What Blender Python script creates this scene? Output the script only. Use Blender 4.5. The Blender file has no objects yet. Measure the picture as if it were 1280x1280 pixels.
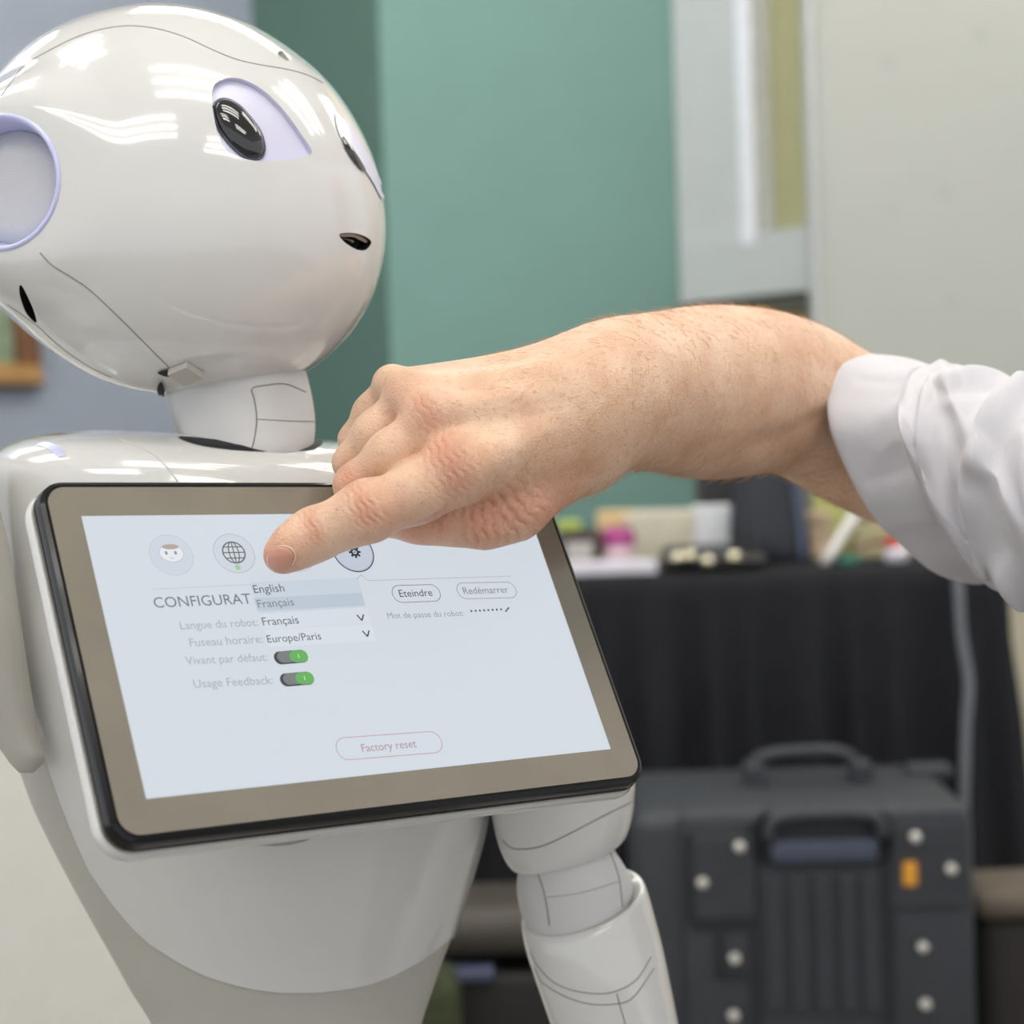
import bpy, bmesh, math, random
import numpy as np
from mathutils import Vector, Matrix
from mathutils.bvhtree import BVHTree

random.seed(4)
rng = np.random.default_rng(7)
scene = bpy.context.scene
COL = scene.collection
PI = math.pi

# ------------------------------------------------------------------ camera, world, exposure
F = 2243.0                                   # focal length in pixels of a 1280 frame
CAM = np.array([0.0, 0.0, 0.97])
PITCH, ROLL = math.radians(-2.5), math.radians(-1.9)
RC = np.array((Matrix.Rotation(PI / 2 + PITCH, 3, 'X') @ Matrix.Rotation(ROLL, 3, 'Z')))
cam_data = bpy.data.cameras.new('camera')
cam_data.sensor_width = 36.0
cam_data.lens = F / 1280 * 36.0
cam_data.clip_start = 0.02
cam_data.dof.use_dof = True
cam_data.dof.focus_distance = 0.76
cam_data.dof.aperture_fstop = 7.5
cam = bpy.data.objects.new('camera', cam_data)
COL.objects.link(cam)
cam.matrix_world = Matrix.Translation(CAM.tolist()) @ Matrix(RC.tolist()).to_4x4()
scene.camera = cam

world = bpy.data.worlds.new('world')
scene.world = world
world.use_nodes = True
wbg = world.node_tree.nodes['Background']
wbg.inputs['Color'].default_value = (0.93, 0.96, 1.0, 1)
wbg.inputs['Strength'].default_value = 0.80

vs = scene.view_settings
vs.view_transform = 'Standard'
vs.look = 'None'
vs.gamma = 1.0
vs.use_curve_mapping = False
vs.exposure = 0.27
scene.cycles.max_bounces = 6
TUBE_STRENGTH = 11.0


def W(px, py, d):
    """world point seen at photograph pixel (px, py) at distance d along the lens axis"""
    px, py, d = np.broadcast_arrays(np.asarray(px, float), np.asarray(py, float), np.asarray(d, float))
    c = np.stack([(px - 640) / F * d, (640 - py) / F * d, -d], -1)
    return c @ RC.T + CAM


def to_px(P):
    c = (np.asarray(P) - CAM) @ RC
    return np.stack([640 + F * c[..., 0] / -c[..., 2], 640 - F * c[..., 1] / -c[..., 2]], -1)


# ------------------------------------------------------------------ materials
def lin(c):
    out = []
    for v in c:
        v /= 255.0
        out.append(v / 12.92 if v <= 0.04045 else ((v + 0.055) / 1.055) ** 2.4)
    return (*out, 1.0)


def mat(name, rgb, rough=0.5, metal=0.0, coat=0.0, var=0.04, scale=30.0, bump=0.0, bscale=200.0, spec=0.5, sss=0.0):
    m = bpy.data.materials.new(name)
    m.use_nodes = True
    nt = m.node_tree
    b = nt.nodes['Principled BSDF']
    b.inputs['Roughness'].default_value = rough
    b.inputs['Metallic'].default_value = metal
    b.inputs['Coat Weight'].default_value = coat
    b.inputs['Coat Roughness'].default_value = 0.04
    b.inputs['Specular IOR Level'].default_value = spec
    tc = nt.nodes.new('ShaderNodeTexCoord')
    n = nt.nodes.new('ShaderNodeTexNoise')
    n.inputs['Scale'].default_value = scale
    n.inputs['Detail'].default_value = 3
    nt.links.new(tc.outputs['Object'], n.inputs['Vector'])
    r = nt.nodes.new('ShaderNodeValToRGB')
    c = lin(rgb)
    r.color_ramp.elements[0].position = 0.3
    r.color_ramp.elements[1].position = 0.7
    r.color_ramp.elements[0].color = (*[max(0, x * (1 - var)) for x in c[:3]], 1)
    r.color_ramp.elements[1].color = (*[min(1, x * (1 + var)) for x in c[:3]], 1)
    nt.links.new(n.outputs['Fac'], r.inputs['Fac'])
    nt.links.new(r.outputs['Color'], b.inputs['Base Color'])
    if bump:
        n2 = nt.nodes.new('ShaderNodeTexNoise')
        n2.inputs['Scale'].default_value = bscale
        n2.inputs['Detail'].default_value = 4
        nt.links.new(tc.outputs['Object'], n2.inputs['Vector'])
        bp = nt.nodes.new('ShaderNodeBump')
        bp.inputs['Strength'].default_value = bump
        bp.inputs['Distance'].default_value = 0.002
        nt.links.new(n2.outputs['Fac'], bp.inputs['Height'])
        nt.links.new(bp.outputs['Normal'], b.inputs['Normal'])
    return m


def emit(name, rgb, strength=1.0, screen=True):
    m = bpy.data.materials.new(name)
    m.use_nodes = True
    nt = m.node_tree
    b = nt.nodes['Principled BSDF']
    b.inputs['Base Color'].default_value = (0.02, 0.02, 0.02, 1)
    b.inputs['Roughness'].default_value = 0.25
    b.inputs['Emission Color'].default_value = lin(rgb)
    b.inputs['Emission Strength'].default_value = strength * (0.93 / 2 ** vs.exposure if screen else 1)
    return m


# ------------------------------------------------------------------ object helpers
ORIGIN = {}


def props(o, label=None, cat=None, group=None, kind=None):
    if label: o['label'] = label
    if cat: o['category'] = cat
    if group: o['group'] = group
    if kind: o['kind'] = kind
    return o


def thing(name, loc, label, cat, group=None):
    o = bpy.data.objects.new(name, None)
    o.empty_display_size = 0.05
    COL.objects.link(o)
    o.location = [float(v) for v in loc]
    ORIGIN[o.name] = np.array(loc, float)
    return props(o, label, cat, group)


def obj(name, V, Fc, m, parent=None, smooth=True, origin=None, angle=None):
    """one mesh object from world-space vertices"""
    V = np.asarray(V, float)
    if parent is not None:
        org = ORIGIN[parent.name]
    else:
        org = np.array(origin if origin is not None else [V[:, 0].mean(), V[:, 1].mean(), V[:, 2].min()], float)
    me = bpy.data.meshes.new(name)
    me.from_pydata((V - org).tolist(), [], [tuple(int(i) for i in f) for f in Fc])
    me.update()
    bm = bmesh.new(); bm.from_mesh(me)
    bmesh.ops.recalc_face_normals(bm, faces=bm.faces[:])
    bm.to_mesh(me); bm.free()
    for k in (m if isinstance(m, (list, tuple)) else [m]):
        me.materials.append(k)
    if smooth:
        me.shade_smooth()
        if angle is not None:
            me.set_sharp_from_angle(angle=angle)
    o = bpy.data.objects.new(name, me)
    COL.objects.link(o)
    if parent is not None:
        o.parent = parent
    else:
        o.location = org.tolist()
    ORIGIN[o.name] = org
    return o


def join(parts):
    V, Fc, n = [], [], 0
    for v, f in parts:
        V.append(np.asarray(v, float))
        Fc += [tuple(i + n for i in q) for q in f]
        n += len(v)
    return np.concatenate(V), Fc


def box(lo, hi, bev=0.0, seg=2, rz=0.0):
    bm = bmesh.new()
    bmesh.ops.create_cube(bm, size=1)
    lo = np.array(lo, float); hi = np.array(hi, float)
    for v in bm.verts:
        v.co = Vector(((lo + hi) / 2 + np.array(v.co) * (hi - lo)).tolist())
    if bev:
        bmesh.ops.bevel(bm, geom=bm.edges[:], offset=bev, segments=seg, affect='EDGES', profile=0.5)
    V = np.array([v.co[:] for v in bm.verts])
    bm.verts.index_update()
    Fc = [tuple(v.index for v in f.verts) for f in bm.faces]
    bm.free()
    if rz:
        c = (lo + hi) / 2
        R = np.array(Matrix.Rotation(rz, 3, 'Z'))
        V = (V - c) @ R.T + c
    return V, Fc


def rot_about(V, pivot, rz=0, ry=0, rx=0):
    R = np.array(Matrix.Rotation(rz, 3, 'Z') @ Matrix.Rotation(ry, 3, 'Y') @ Matrix.Rotation(rx, 3, 'X'))
    return (np.asarray(V) - pivot) @ R.T + pivot


def grid_faces(nr, nc, closed=True):
    fs = []
    for i in range(nr - 1):
        for j in range(nc if closed else nc - 1):
            k = (j + 1) % nc
            fs.append((i * nc + j, i * nc + k, (i + 1) * nc + k, (i + 1) * nc + j))
    return fs


def lathe(profile, base, axis=(0, 0, 1), n=32):
    """profile [(r, h)] revolved about axis through base; closed at both ends"""
    a = Vector(axis).normalized()
    u = a.orthogonal().normalized(); v = a.cross(u)
    a, u, v = map(np.array, (a, u, v))
    V = []
    for r, h in profile:
        for j in range(n):
            t = 2 * PI * j / n
            V.append(np.array(base) + a * h + (u * math.cos(t) + v * math.sin(t)) * max(r, 1e-5))
    Fc = grid_faces(len(profile), n)
    Fc.append(tuple(range(n))[::-1])
    Fc.append(tuple((len(profile) - 1) * n + j for j in range(n)))
    return np.array(V), Fc


def tube(P, r, n=8):
    P = np.asarray(P, float)
    m = len(P)
    r = np.broadcast_to(np.asarray(r, float), (m,))
    T = np.gradient(P, axis=0)
    T /= np.linalg.norm(T, axis=1)[:, None] + 1e-12
    ref = np.array([0.3, 0.2, 0.93])
    U = np.cross(T, ref); U /= np.linalg.norm(U, axis=1)[:, None] + 1e-9
    Vv = np.cross(T, U)
    t = np.arange(n) * 2 * PI / n
    V = P[:, None] + r[:, None, None] * (U[:, None] * np.cos(t)[None, :, None] + Vv[:, None] * np.sin(t)[None, :, None])
    Fc = grid_faces(m, n) + [tuple(range(n))[::-1], tuple((m - 1) * n + j for j in range(n))]
    return V.reshape(-1, 3), Fc


def spline(pts, n, closed=False):
    """Catmull-Rom through rows of numbers, chord-length resampled"""
    P = np.asarray(pts, float)
    m = len(P)
    out = []
    segs = m if closed else m - 1
    for i in range(segs):
        if closed:
            p0, p1, p2, p3 = P[(i - 1) % m], P[i], P[(i + 1) % m], P[(i + 2) % m]
        else:
            p1, p2 = P[i], P[i + 1]
            p0 = P[i - 1] if i else 2 * p1 - p2
            p3 = P[i + 2] if i + 2 < m else 2 * p2 - p1
        t = np.linspace(0, 1, 24, endpoint=False)[:, None]
        out.append(0.5 * (2 * p1 + (p2 - p0) * t + (2 * p0 - 5 * p1 + 4 * p2 - p3) * t ** 2 + (3 * p1 - p0 - 3 * p2 + p3) * t ** 3))
    out = np.concatenate(out)
    if closed:
        out = np.concatenate([out, out[:1]])
    else:
        out = np.concatenate([out, P[-1:]])
    s = np.concatenate([[0], np.cumsum(np.linalg.norm(np.diff(out[:, :2], axis=0), axis=1))])
    q = np.linspace(0, s[-1], n + 1)[:-1] if closed else np.linspace(0, s[-1], n)
    return np.stack([np.interp(q, s, out[:, k]) for k in range(P.shape[1])], 1)


def loft(secs, rows=60, n=96, caps=(True, True), skew=0.0, expo=1.0):
    """sections (Lx,Ly,Rx,Ry,depth,ratio,bowx,bowy): rings spanning the L..R diameter"""
    S = []
    for s in secs:
        s = list(s) + [0] * (8 - len(s))
        S.append(s)
    S = np.array(S, float)
    key = np.concatenate([[0], np.cumsum(np.hypot(np.diff((S[:, 0] + S[:, 2]) / 2), np.diff((S[:, 1] + S[:, 3]) / 2)) +
                                         0.35 * np.abs(np.diff(np.hypot(S[:, 2] - S[:, 0], S[:, 3] - S[:, 1]))) + 1e-3)])
    dense = spline(np.column_stack([key, np.zeros(len(S)), S]), rows)[:, 2:]
    t = np.arange(n) * 2 * PI / n
    ct, st = np.cos(t), np.sin(t)
    if expo != 1.0:
        ct = np.sign(ct) * np.abs(ct) ** expo
        st = np.sign(st) * np.abs(st) ** expo
    V = []
    for (lx, ly, rx, ry, d, ra, bx, by) in dense:
        cx, cy, mx, my = (lx + rx) / 2, (ly + ry) / 2, (rx - lx) / 2, (ry - ly) / 2
        w = math.hypot(mx, my) * d / F
        V.append(W(cx + mx * ct + bx * st, cy + my * ct + by * st, d - w * ra * st + skew * w * ct))
    V = np.concatenate(V)
    Fc = grid_faces(rows, n)
    if caps[0]: Fc.append(tuple(range(n))[::-1])
    if caps[1]: Fc.append(tuple((rows - 1) * n + j for j in range(n)))
    return V, Fc


def bvh_of(V, Fc):
    return BVHTree.FromPolygons([Vector(v) for v in np.asarray(V).tolist()], [tuple(int(i) for i in f) for f in Fc])


CV = Vector(CAM.tolist())


FALL = [0.86]
def hit(bvh, px, py):
    d = Vector((W(px, py, 1.0) - CAM).tolist()).normalized()
    p, nrm, i, dist = bvh.ray_cast(CV, d)
    if p is None:
        # beyond the outline: nearest point of the surface to the ray at the local depth
        q = CV + d * FALL[0]
        p, nrm, i, dist = bvh.find_nearest(q)
    if nrm.dot(d) > 0: nrm = -nrm
    return np.array(p), np.array(nrm)


def trace(bvh, pts, n=80, lift=0.0, closed=False):
    q = spline(pts, n, closed)
    out = []
    for x, y in q:
        p, nn = hit(bvh, x, y)
        out.append(p + nn * lift)
    return np.array(out)


def patch(bvh, outline, n=72, rings=10, lift=0.0, dome=0.0, grow=1.0, power=1.0, resample=True):
    """disc of surface inside a pixel outline, lifted off it (dome adds height to the middle)"""
    q = spline(outline, n, True)
    c = q.mean(0)
    V = []
    p, nn = hit(bvh, *c)
    V.append(p + nn * (lift + dome))
    for k in range(1, rings + 1):
        s = k / rings
        for x, y in q:
            P, N = hit(bvh, *(c + (np.array([x, y]) - c) * s * grow))
            V.append(P + N * (lift + dome * (1 - s ** 2) ** power))
    Fc = [(0, 1 + j, 1 + (j + 1) % n) for j in range(n)]
    for k in range(rings - 1):
        a, b = 1 + k * n, 1 + (k + 1) * n
        Fc += [(a + j, b + j, b + (j + 1) % n, a + (j + 1) % n) for j in range(n)]
    return np.array(V), Fc


def prism(bvh, outline, up, down, n=72):
    q = spline(outline, n, True)
    PN = [hit(bvh, x, y) for x, y in q]
    avg = np.mean([x[1] for x in PN], 0); avg /= np.linalg.norm(avg)
    T = np.array([p + avg * up for p, _ in PN]); B = np.array([p - avg * down for p, _ in PN])
    V = np.concatenate([T, B])
    Fc = [tuple(range(n)), tuple(range(2 * n - 1, n - 1, -1))]
    Fc += [(j, n + j, n + (j + 1) % n, (j + 1) % n) for j in range(n)]
    return V, Fc


def cut(o, V, Fc, wall_mat=None):
    """subtract a closed solid from a mesh object"""
    c = obj('cutter', V, Fc, wall_mat or o.data.materials[0], None, smooth=False)
    md = o.modifiers.new('cut', 'BOOLEAN')
    md.operation = 'DIFFERENCE'; md.solver = 'EXACT'; md.object = c
    md.material_mode = 'TRANSFER'
    bpy.context.view_layer.update()
    dg = bpy.context.evaluated_depsgraph_get()
    me = bpy.data.meshes.new_from_object(o.evaluated_get(dg), depsgraph=dg)
    o.modifiers.clear()
    old = o.data
    o.data = me
    me.name = old.name
    bpy.data.meshes.remove(old)
    cm = c.data
    bpy.data.objects.remove(c); bpy.data.meshes.remove(cm)
    me.shade_smooth(); me.set_sharp_from_angle(angle=math.radians(35))
    return o


# ------------------------------------------------------------------ room
M_TEAL = mat('teal wall paint', (118, 154, 146), 0.75, var=0.03, scale=6)
M_GREEN = mat('dark green wall tone', (86, 116, 106), 0.75, var=0.03, scale=6)  # one even darker green for the return beside the teal wall
M_BLUEGREY = mat('blue grey wall paint', (158, 166, 180), 0.75, var=0.03, scale=6)
M_BEIGE = mat('beige wall paint', (205, 196, 172), 0.8, var=0.03, scale=6)
M_OLIVE = mat('olive wall paint', (160, 158, 122), 0.8, var=0.03, scale=5)
M_TRIM = mat('white trim paint', (192, 197, 197), 0.5, var=0.02)
M_CEIL = mat('ceiling paint', (228, 226, 220), 0.9, var=0.02)
M_FLOOR = mat('grey carpet floor', (138, 134, 128), 0.95, var=0.15, scale=60, bump=0.3)
M_TUBE = emit('fluorescent tube', (255, 252, 247), TUBE_STRENGTH, False)
M_LAMPBODY = mat('lamp housing', (235, 235, 232), 0.4)

YB = 3.75          # back wall
def xz(px, py, d):
    p = W(px, py, d); return p[0], p[2]

def struct(name, parts, m, **k):
    return props(obj(name, *join(parts), m, smooth=False, **k), kind='structure')

struct('floor', [box((-3.2, -3, -0.05), (3.2, 4.4, 0))], M_FLOOR)
struct('ceiling', [box((-3.2, -3, 2.75), (3.2, 4.4, 2.83))], M_CEIL)
xg0, xg1, xg2 = xz(330, 300, YB)[0], xz(484, 300, YB)[0], xz(847, 300, YB)[0]
struct('wall_back', [box((xg1, YB, 0), (xg2 + 0.02, YB + 0.1, 2.75))], M_TEAL)
# darker return left of the teal wall, running back to the left wall
def vwall(p0, p1, th, z0=0.0, z1=2.75):
    p0, p1 = np.array(p0, float), np.array(p1, float)
    t = p1 - p0; n = np.array([-t[1], t[0]]); n = n / np.linalg.norm(n) * th
    c = [p0, p1, p1 + n, p0 + n]
    V = [(*q, z0) for q in c] + [(*q, z1) for q in c]
    return np.array(V), [(0, 1, 2, 3), (4, 5, 6, 7), (0, 1, 5, 4), (1, 2, 6, 5), (2, 3, 7, 6), (3, 0, 4, 7)]
xl = xz(318, 30, 4.15)[0]
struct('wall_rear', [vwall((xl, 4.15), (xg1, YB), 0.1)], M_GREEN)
struct('wall_left', [vwall((-2.6, 2.75), (xl, 4.15), 0.1)], M_BLUEGREY)
# window bay right of the teal wall
xr = xz(1030, 300, 3.45)[0]
bay = lambda f: np.array([xg2 + (xr - xg2) * f, YB + (3.45 - YB) * f])
z_sill0, z_sill1 = xz(930, 372, 3.6)[1], xz(930, 296, 3.6)[1]
struct('wall_bay', [vwall(bay(0) + [0, .06], bay(1) + [0, .06], 0.1)], M_OLIVE)
win = props(obj('window_1', *join([vwall(bay(0.50) + [0, .05], bay(1.0) + [0, .05], 0.02, z_sill1, 2.6)]), mat('olive window blind', (166, 166, 128), 0.8, var=0.03), smooth=False), kind='structure')
f1 = obj('window_frame', *join([vwall(bay(0) - [0, .01], bay(0.44) - [0, .01], 0.06, z_sill0, 2.65)]), M_TRIM, win, smooth=False)
f2 = obj('window_bead', *join([vwall(bay(0.43) - [0, .035], bay(0.53) - [0, .035], 0.07, z_sill1 - .02, 2.65)]), mat('bright white bead', (232, 235, 242), 0.35), win, smooth=False)
f3 = obj('window_sill', *join([vwall(bay(0.0) - [0, .03], bay(1.0) - [0, .03], 0.08, z_sill0, z_sill1)]), M_TRIM, win, smooth=False)
struct('sill_shadow_strip', [vwall(bay(0.0) - [0, .005], bay(1.0) - [0, .005], 0.05, z_sill0 - .035, z_sill0 - .002)], mat('painted sill shadow', (92, 94, 80), 0.7))  # dark strip painted for the shade in the gap below the sill
# pier carrying the whiteboard
x_p = xz(1022, 300, 3.3)[0]
struct('wall_right', [box((x_p, 3.3, 0), (3.2, 3.4, 2.75))], M_BEIGE)
baseb = struct('baseboard_back', [box((xg1, YB - .015, 0), (xg2, YB, 0.09))], M_TRIM)

# whiteboard
x0, zb = xz(1016, 420, 3.24)[0], xz(1150, 640, 3.24)[1]
wb = thing('whiteboard', (x0 + .7, 3.24, zb), 'large whiteboard with faint wiped marker smudges on the right wall', 'whiteboard')
mw = mat('whiteboard enamel', (180, 182, 174), 0.35, var=0.02, scale=2)
nt = mw.node_tree
tcw = nt.nodes.new('ShaderNodeTexCoord'); vz = nt.nodes.new('ShaderNodeTexVoronoi'); vz.inputs['Scale'].default_value = 9.0
rw = nt.nodes.new('ShaderNodeValToRGB'); rw.color_ramp.elements[0].position = 0.03; rw.color_ramp.elements[1].position = 0.2
rw.color_ramp.elements[0].color = (0.55, 0.55, 0.6, 1); rw.color_ramp.elements[1].color = (1, 1, 1, 1)
mx = nt.nodes.new('ShaderNodeMixRGB'); mx.blend_type = 'MULTIPLY'; nm = nt.nodes.new('ShaderNodeTexNoise'); nm.inputs['Scale'].default_value = 2.6; rm_ = nt.nodes.new('ShaderNodeValToRGB'); rm_.color_ramp.elements[0].position = .40; rm_.color_ramp.elements[1].position = .66; rm_.color_ramp.elements[1].color = (.55, .55, .55, 1); nt.links.new(tcw.outputs['Object'], nm.inputs['Vector']); nt.links.new(nm.outputs['Fac'], rm_.inputs['Fac']); nt.links.new(rm_.outputs['Color'], mx.inputs[0])
bs = nt.nodes['Principled BSDF']; src = bs.inputs['Base Color'].links[0].from_socket
nt.links.new(tcw.outputs['Object'], vz.inputs['Vector']); nt.links.new(vz.outputs['Distance'], rw.inputs['Fac'])
nt.links.new(src, mx.inputs[1]); nt.links.new(rw.outputs['Color'], mx.inputs[2]); nt.links.new(mx.outputs[0], bs.inputs['Base Color'])
obj('panel', *box((x0 + .012, 3.245, zb + .012), (x0 + 1.6, 3.285, 2.2)), mw, wb, smooth=False)
ma = mat('whiteboard edge', (190, 192, 190), 0.4, 0.3)
obj('edge_strip', *box((x0, 3.235, zb), (x0 + .014, 3.29, 2.21), .004), ma, wb, smooth=False)
obj('edge_strip', *box((x0, 3.235, zb - .002), (x0 + 1.62, 3.29, zb + .012), .004), ma, wb, smooth=False)

# ceiling lamps (seen in the reflections)
for (lx, ly) in ((-1.5, 1.35), (0.0, 0.3), (-0.95, -0.7), (-0.15, 2.7), (1.35, 1.3), (0.75, -1.2), (1.7, 2.7), (-1.9, 2.9)):
    t = thing('ceiling_light', (lx, ly, 2.75), 'recessed square office ceiling light with three bright tubes', 'ceiling light', 'square ceiling lights')
    obj('housing', *join([box((lx - .60, ly - .36, 2.735), (lx + .60, ly - .33, 2.76)), box((lx - .60, ly + .33, 2.735), (lx + .60, ly + .36, 2.76)),
                          box((lx - .60, ly - .36, 2.735), (lx - .57, ly + .36, 2.76)), box((lx + .57, ly - .36, 2.735), (lx + .60, ly + .36, 2.76))]), M_LAMPBODY, t, smooth=False)
    for k in (-.25, 0, .25):
        obj('tube', *box((lx - .56, ly + k - .03, 2.70), (lx + .56, ly + k + .03, 2.728)), M_TUBE, t, smooth=False)

# ------------------------------------------------------------------ left background: picture, white cabinet
pw = lambda px, py: W(px, py, 3.05)
c0 = W(20, 400, 3.0)
# a point on the left wall under a pixel
wl0, wl1 = np.array([-2.6, 2.75]), np.array([xl, 4.15])
wt = (wl1 - wl0) / np.linalg.norm(wl1 - wl0); wn = np.array([wt[1], -wt[0]])
def on_left(px, py, off=0.0):
    d = W(px, py, 1.0) - CAM
    p0 = wl0 + wn * off
    k = ((p0 - CAM[:2]) @ wn) / (d[:2] @ wn)
    return CAM + d * k
br = on_left(47, 485); 
fw, fh = 0.55, 0.62
pic = thing('framed_picture', br, 'wooden framed picture hanging on the blue grey left wall', 'picture')
def wall_box(s0, s1, z0, z1, o0, o1):
    V, Fc = box((s0, o0, z0), (s1, o1, z1), 0.004)
    P = np.zeros_like(V)
    P[:, :2] = br[:2] + V[:, :1] * wt + V[:, 1:2] * wn
    P[:, 2] = br[2] + V[:, 2]
    return P, Fc
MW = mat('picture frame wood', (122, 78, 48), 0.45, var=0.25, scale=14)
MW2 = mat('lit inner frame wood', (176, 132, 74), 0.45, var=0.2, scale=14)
bw = 0.05
for q in ((-fw, 0, 0, bw), (-fw, 0, fh - bw, fh), (-fw, -fw + bw, bw, fh - bw), (-bw, 0, bw, fh - bw)):
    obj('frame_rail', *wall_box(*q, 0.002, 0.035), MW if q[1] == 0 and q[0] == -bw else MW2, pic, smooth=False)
obj('print', *wall_box(-fw + bw, -bw, bw, fh - bw, 0.002, 0.012), mat('faded green print', (140, 158, 128), 0.5, var=0.35, scale=9), pic, smooth=False)
obj('back_board', *wall_box(-fw, 0, 0, 0.012, 0.002, 0.04), mat('dark frame edge', (84, 60, 46), 0.5), pic, smooth=False)

cab = thing('white_cabinet', (*W(-150, 1250, 1.9)[:2], 0), 'low white cabinet standing behind the robot arm, lower left', 'cabinet')
xc1, zc1 = W(300, 1000, 1.9)[0], W(60, 880, 1.9)[2]
MC = mat('white cabinet laminate', (222, 221, 212), 0.45, var=0.02)
obj('body', *box((-1.5, 1.9, 0), (xc1, 2.3, zc1), .006), MC, cab, smooth=False)
obj('worktop', *box((-1.52, 1.88, zc1), (xc1 + .01, 2.31, zc1 + .025), .004), MC, cab, smooth=False)
for k in range(2):
    xa = xc1 - .02 - .58 * (k + 1) + .01; xb = xa + .57
    dr = obj('door', *box((xa, 1.882, .05), (xb, 1.9, zc1 - .02), .003), MC, cab, smooth=False)
    obj('handle', *box((xb - .05, 1.865, zc1 - .25), (xb - .035, 1.882, zc1 - .1), .003), ma, dr, smooth=False)

# ------------------------------------------------------------------ table with black cloth and its clutter
ZT = W(950, 716, 2.72)[2]
M_CLOTH = mat('black table cloth', (30, 31, 35), 0.85, var=0.1, scale=20, bump=0.15, spec=0.3)
def cloth():
    xa, xb, ya, yb = W(560, 716, 2.72)[0], W(1262, 716, 2.72)[0], 2.74, 3.26
    rows, n = 44, 360
    V = []
    hx, hy = (xb - xa) / 2, (yb - ya) / 2
    cx, cy = (xa + xb) / 2, (ya + yb) / 2
    r0 = 0.02
    per = 4 * (hx + hy)
    def outline(s, off):
        # rounded rectangle grown by off, by arclength of the unrounded box
        q = (s * per) % per
        if q < 2 * hx: p, nn = (-hx + q, -hy), (0, -1)
        elif q < 2 * hx + 2 * hy: p, nn = (hx, -hy + q - 2 * hx), (1, 0)
        elif q < 4 * hx + 2 * hy: p, nn = (hx - (q - 2 * hx - 2 * hy), hy), (0, 1)
        else: p, nn = (-hx, hy - (q - 4 * hx - 2 * hy)), (-1, 0)
        # blend the normals close to the corners
        cxr = max(0, 1 - (hx - abs(p[0])) / 0.10); cyr = max(0, 1 - (hy - abs(p[1])) / 0.10)
        nx = math.copysign(cxr, p[0]) if cxr else 0; ny = math.copysign(cyr, p[1]) if cyr else 0
        L = math.hypot(nx, ny) or 1
        return cx + p[0] + off * nx / L * min(1, L), cy + p[1] + off * ny / L * min(1, L)
    ph = rng.uniform(0, 6.28, 5)
    for i in range(rows):
        t = i / (rows - 1)
        for j in range(n):
            s = j / n
            if i < 3:
                off = -0.02 + 0.01 * i
                x, y = outline(s, off); z = ZT - (0 if i < 2 else 0.003)
            else:
                h = (i - 2) / (rows - 3)
                fold = sum(a * math.sin(2 * PI * k * s + p + 0.6 * h) for a, k, p in ((.5, 23, ph[0]), (.5, 37, ph[1]), (.3, 51, ph[2])))
                off = 0.004 + (0.05 * h ** 0.8) + 0.022 * min(1, h * 3.0) * fold
                x, y = outline(s, off); z = ZT - 0.003 - h * (ZT - 0.02)
            V.append((x, y, z))
    Fc = grid_faces(rows, n) + [tuple(range(n))]
    return np.array(V), Fc
tb = thing('display_table', (*W(900, 716, 3.0)[:2], 0), 'long table covered to the floor by a pleated black cloth', 'table')
obj('tablecloth', *cloth(), M_CLOTH, tb)
for sx in (W(600, 716, 2.9)[0], W(1140, 716, 2.9)[0]):
    for sy in (2.85, 3.15):
        obj('leg', *box((sx - .015, sy - .015, 0), (sx + .015, sy + .015, ZT - .01), .003), ma, tb, smooth=False)

def item(name, label, cat, px0, px1, pyt, d, depth, m, bev=.004, rz=0, pyb=None, group=None):
    """a box-like item standing on the table between two pixel columns"""
    xa, xb = W(px0, 700, d)[0], W(px1, 700, d)[0]
    zt = W((px0 + px1) / 2, pyt, d)[2]
    zb_ = ZT if pyb is None else W((px0 + px1) / 2, pyb, d)[2]
    o = obj(name, *box((xa, d, zb_), (xb, d + depth, zt), bev, rz=rz), m, smooth=False)
    return props(o, label, cat, group)

C = lambda n, c, r=.5, **k: mat(n, c, r, **k)
item('paper_sheet', 'white sheet of paper lying flat on the black table', 'paper', 690, 822, 706, 2.77, .11, C('white paper', (225, 222, 232)), .001)
t = thing('dark_carton', W(728, 705, 2.9), 'dark brown carton with a pale printed label on the table', 'box')
xa, xb = W(702, 700, 2.9)[0], W(753, 700, 2.9)[0]; z1 = W(728, 664, 2.9)[2]
obj('carton', *box((xa, 2.9, ZT), (xb, 3.0, z1), .003), C('dark carton', (72, 60, 54)), t, smooth=False)
obj('paper_label', *box((xa + .008, 2.897, ZT + .015), (xb - .016, 2.9, z1 - .018), .001), C('pale label', (188, 184, 178)), t, smooth=False)
item('lime_packet', 'lime green packet lying on top of the dark carton', 'packet', 698, 728, 652, 2.92, .06, C('lime', (172, 190, 92)), pyb=664)
t = thing('marker_cup', W(775, 705, 2.9), 'pink and magenta pot beside the dark carton', 'pot')
xm, zm = W(775, 700, 2.9)[0], W(775, 665, 2.9)[2]
obj('cup', *lathe([(.020, 0), (.024, .004), (.026, zm - ZT - .02)], (xm, 2.92, ZT), n=24), C('pale pink cup', (216, 186, 196)), t)
obj('lid', *lathe([(.027, 0), (.028, .004), (.026, .024), (.018, .028)], (xm, 2.92, zm - .022), n=24), C('magenta lid', (164, 62, 128)), t)
item('cream_box', 'long cream cardboard box on the table behind the sheet', 'box', 782, 884, 640, 3.0, .12, C('cream card', (214, 208, 186)))
item('peach_note', 'peach coloured card leaning above the magenta pot', 'card', 748, 795, 638, 3.02, .012, C('peach card', (232, 200, 150)))
item('white_box', 'small white box next to the tall black bag', 'box', 872, 921, 633, 2.95, .08, C('white card box', (226, 228, 232)))
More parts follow.
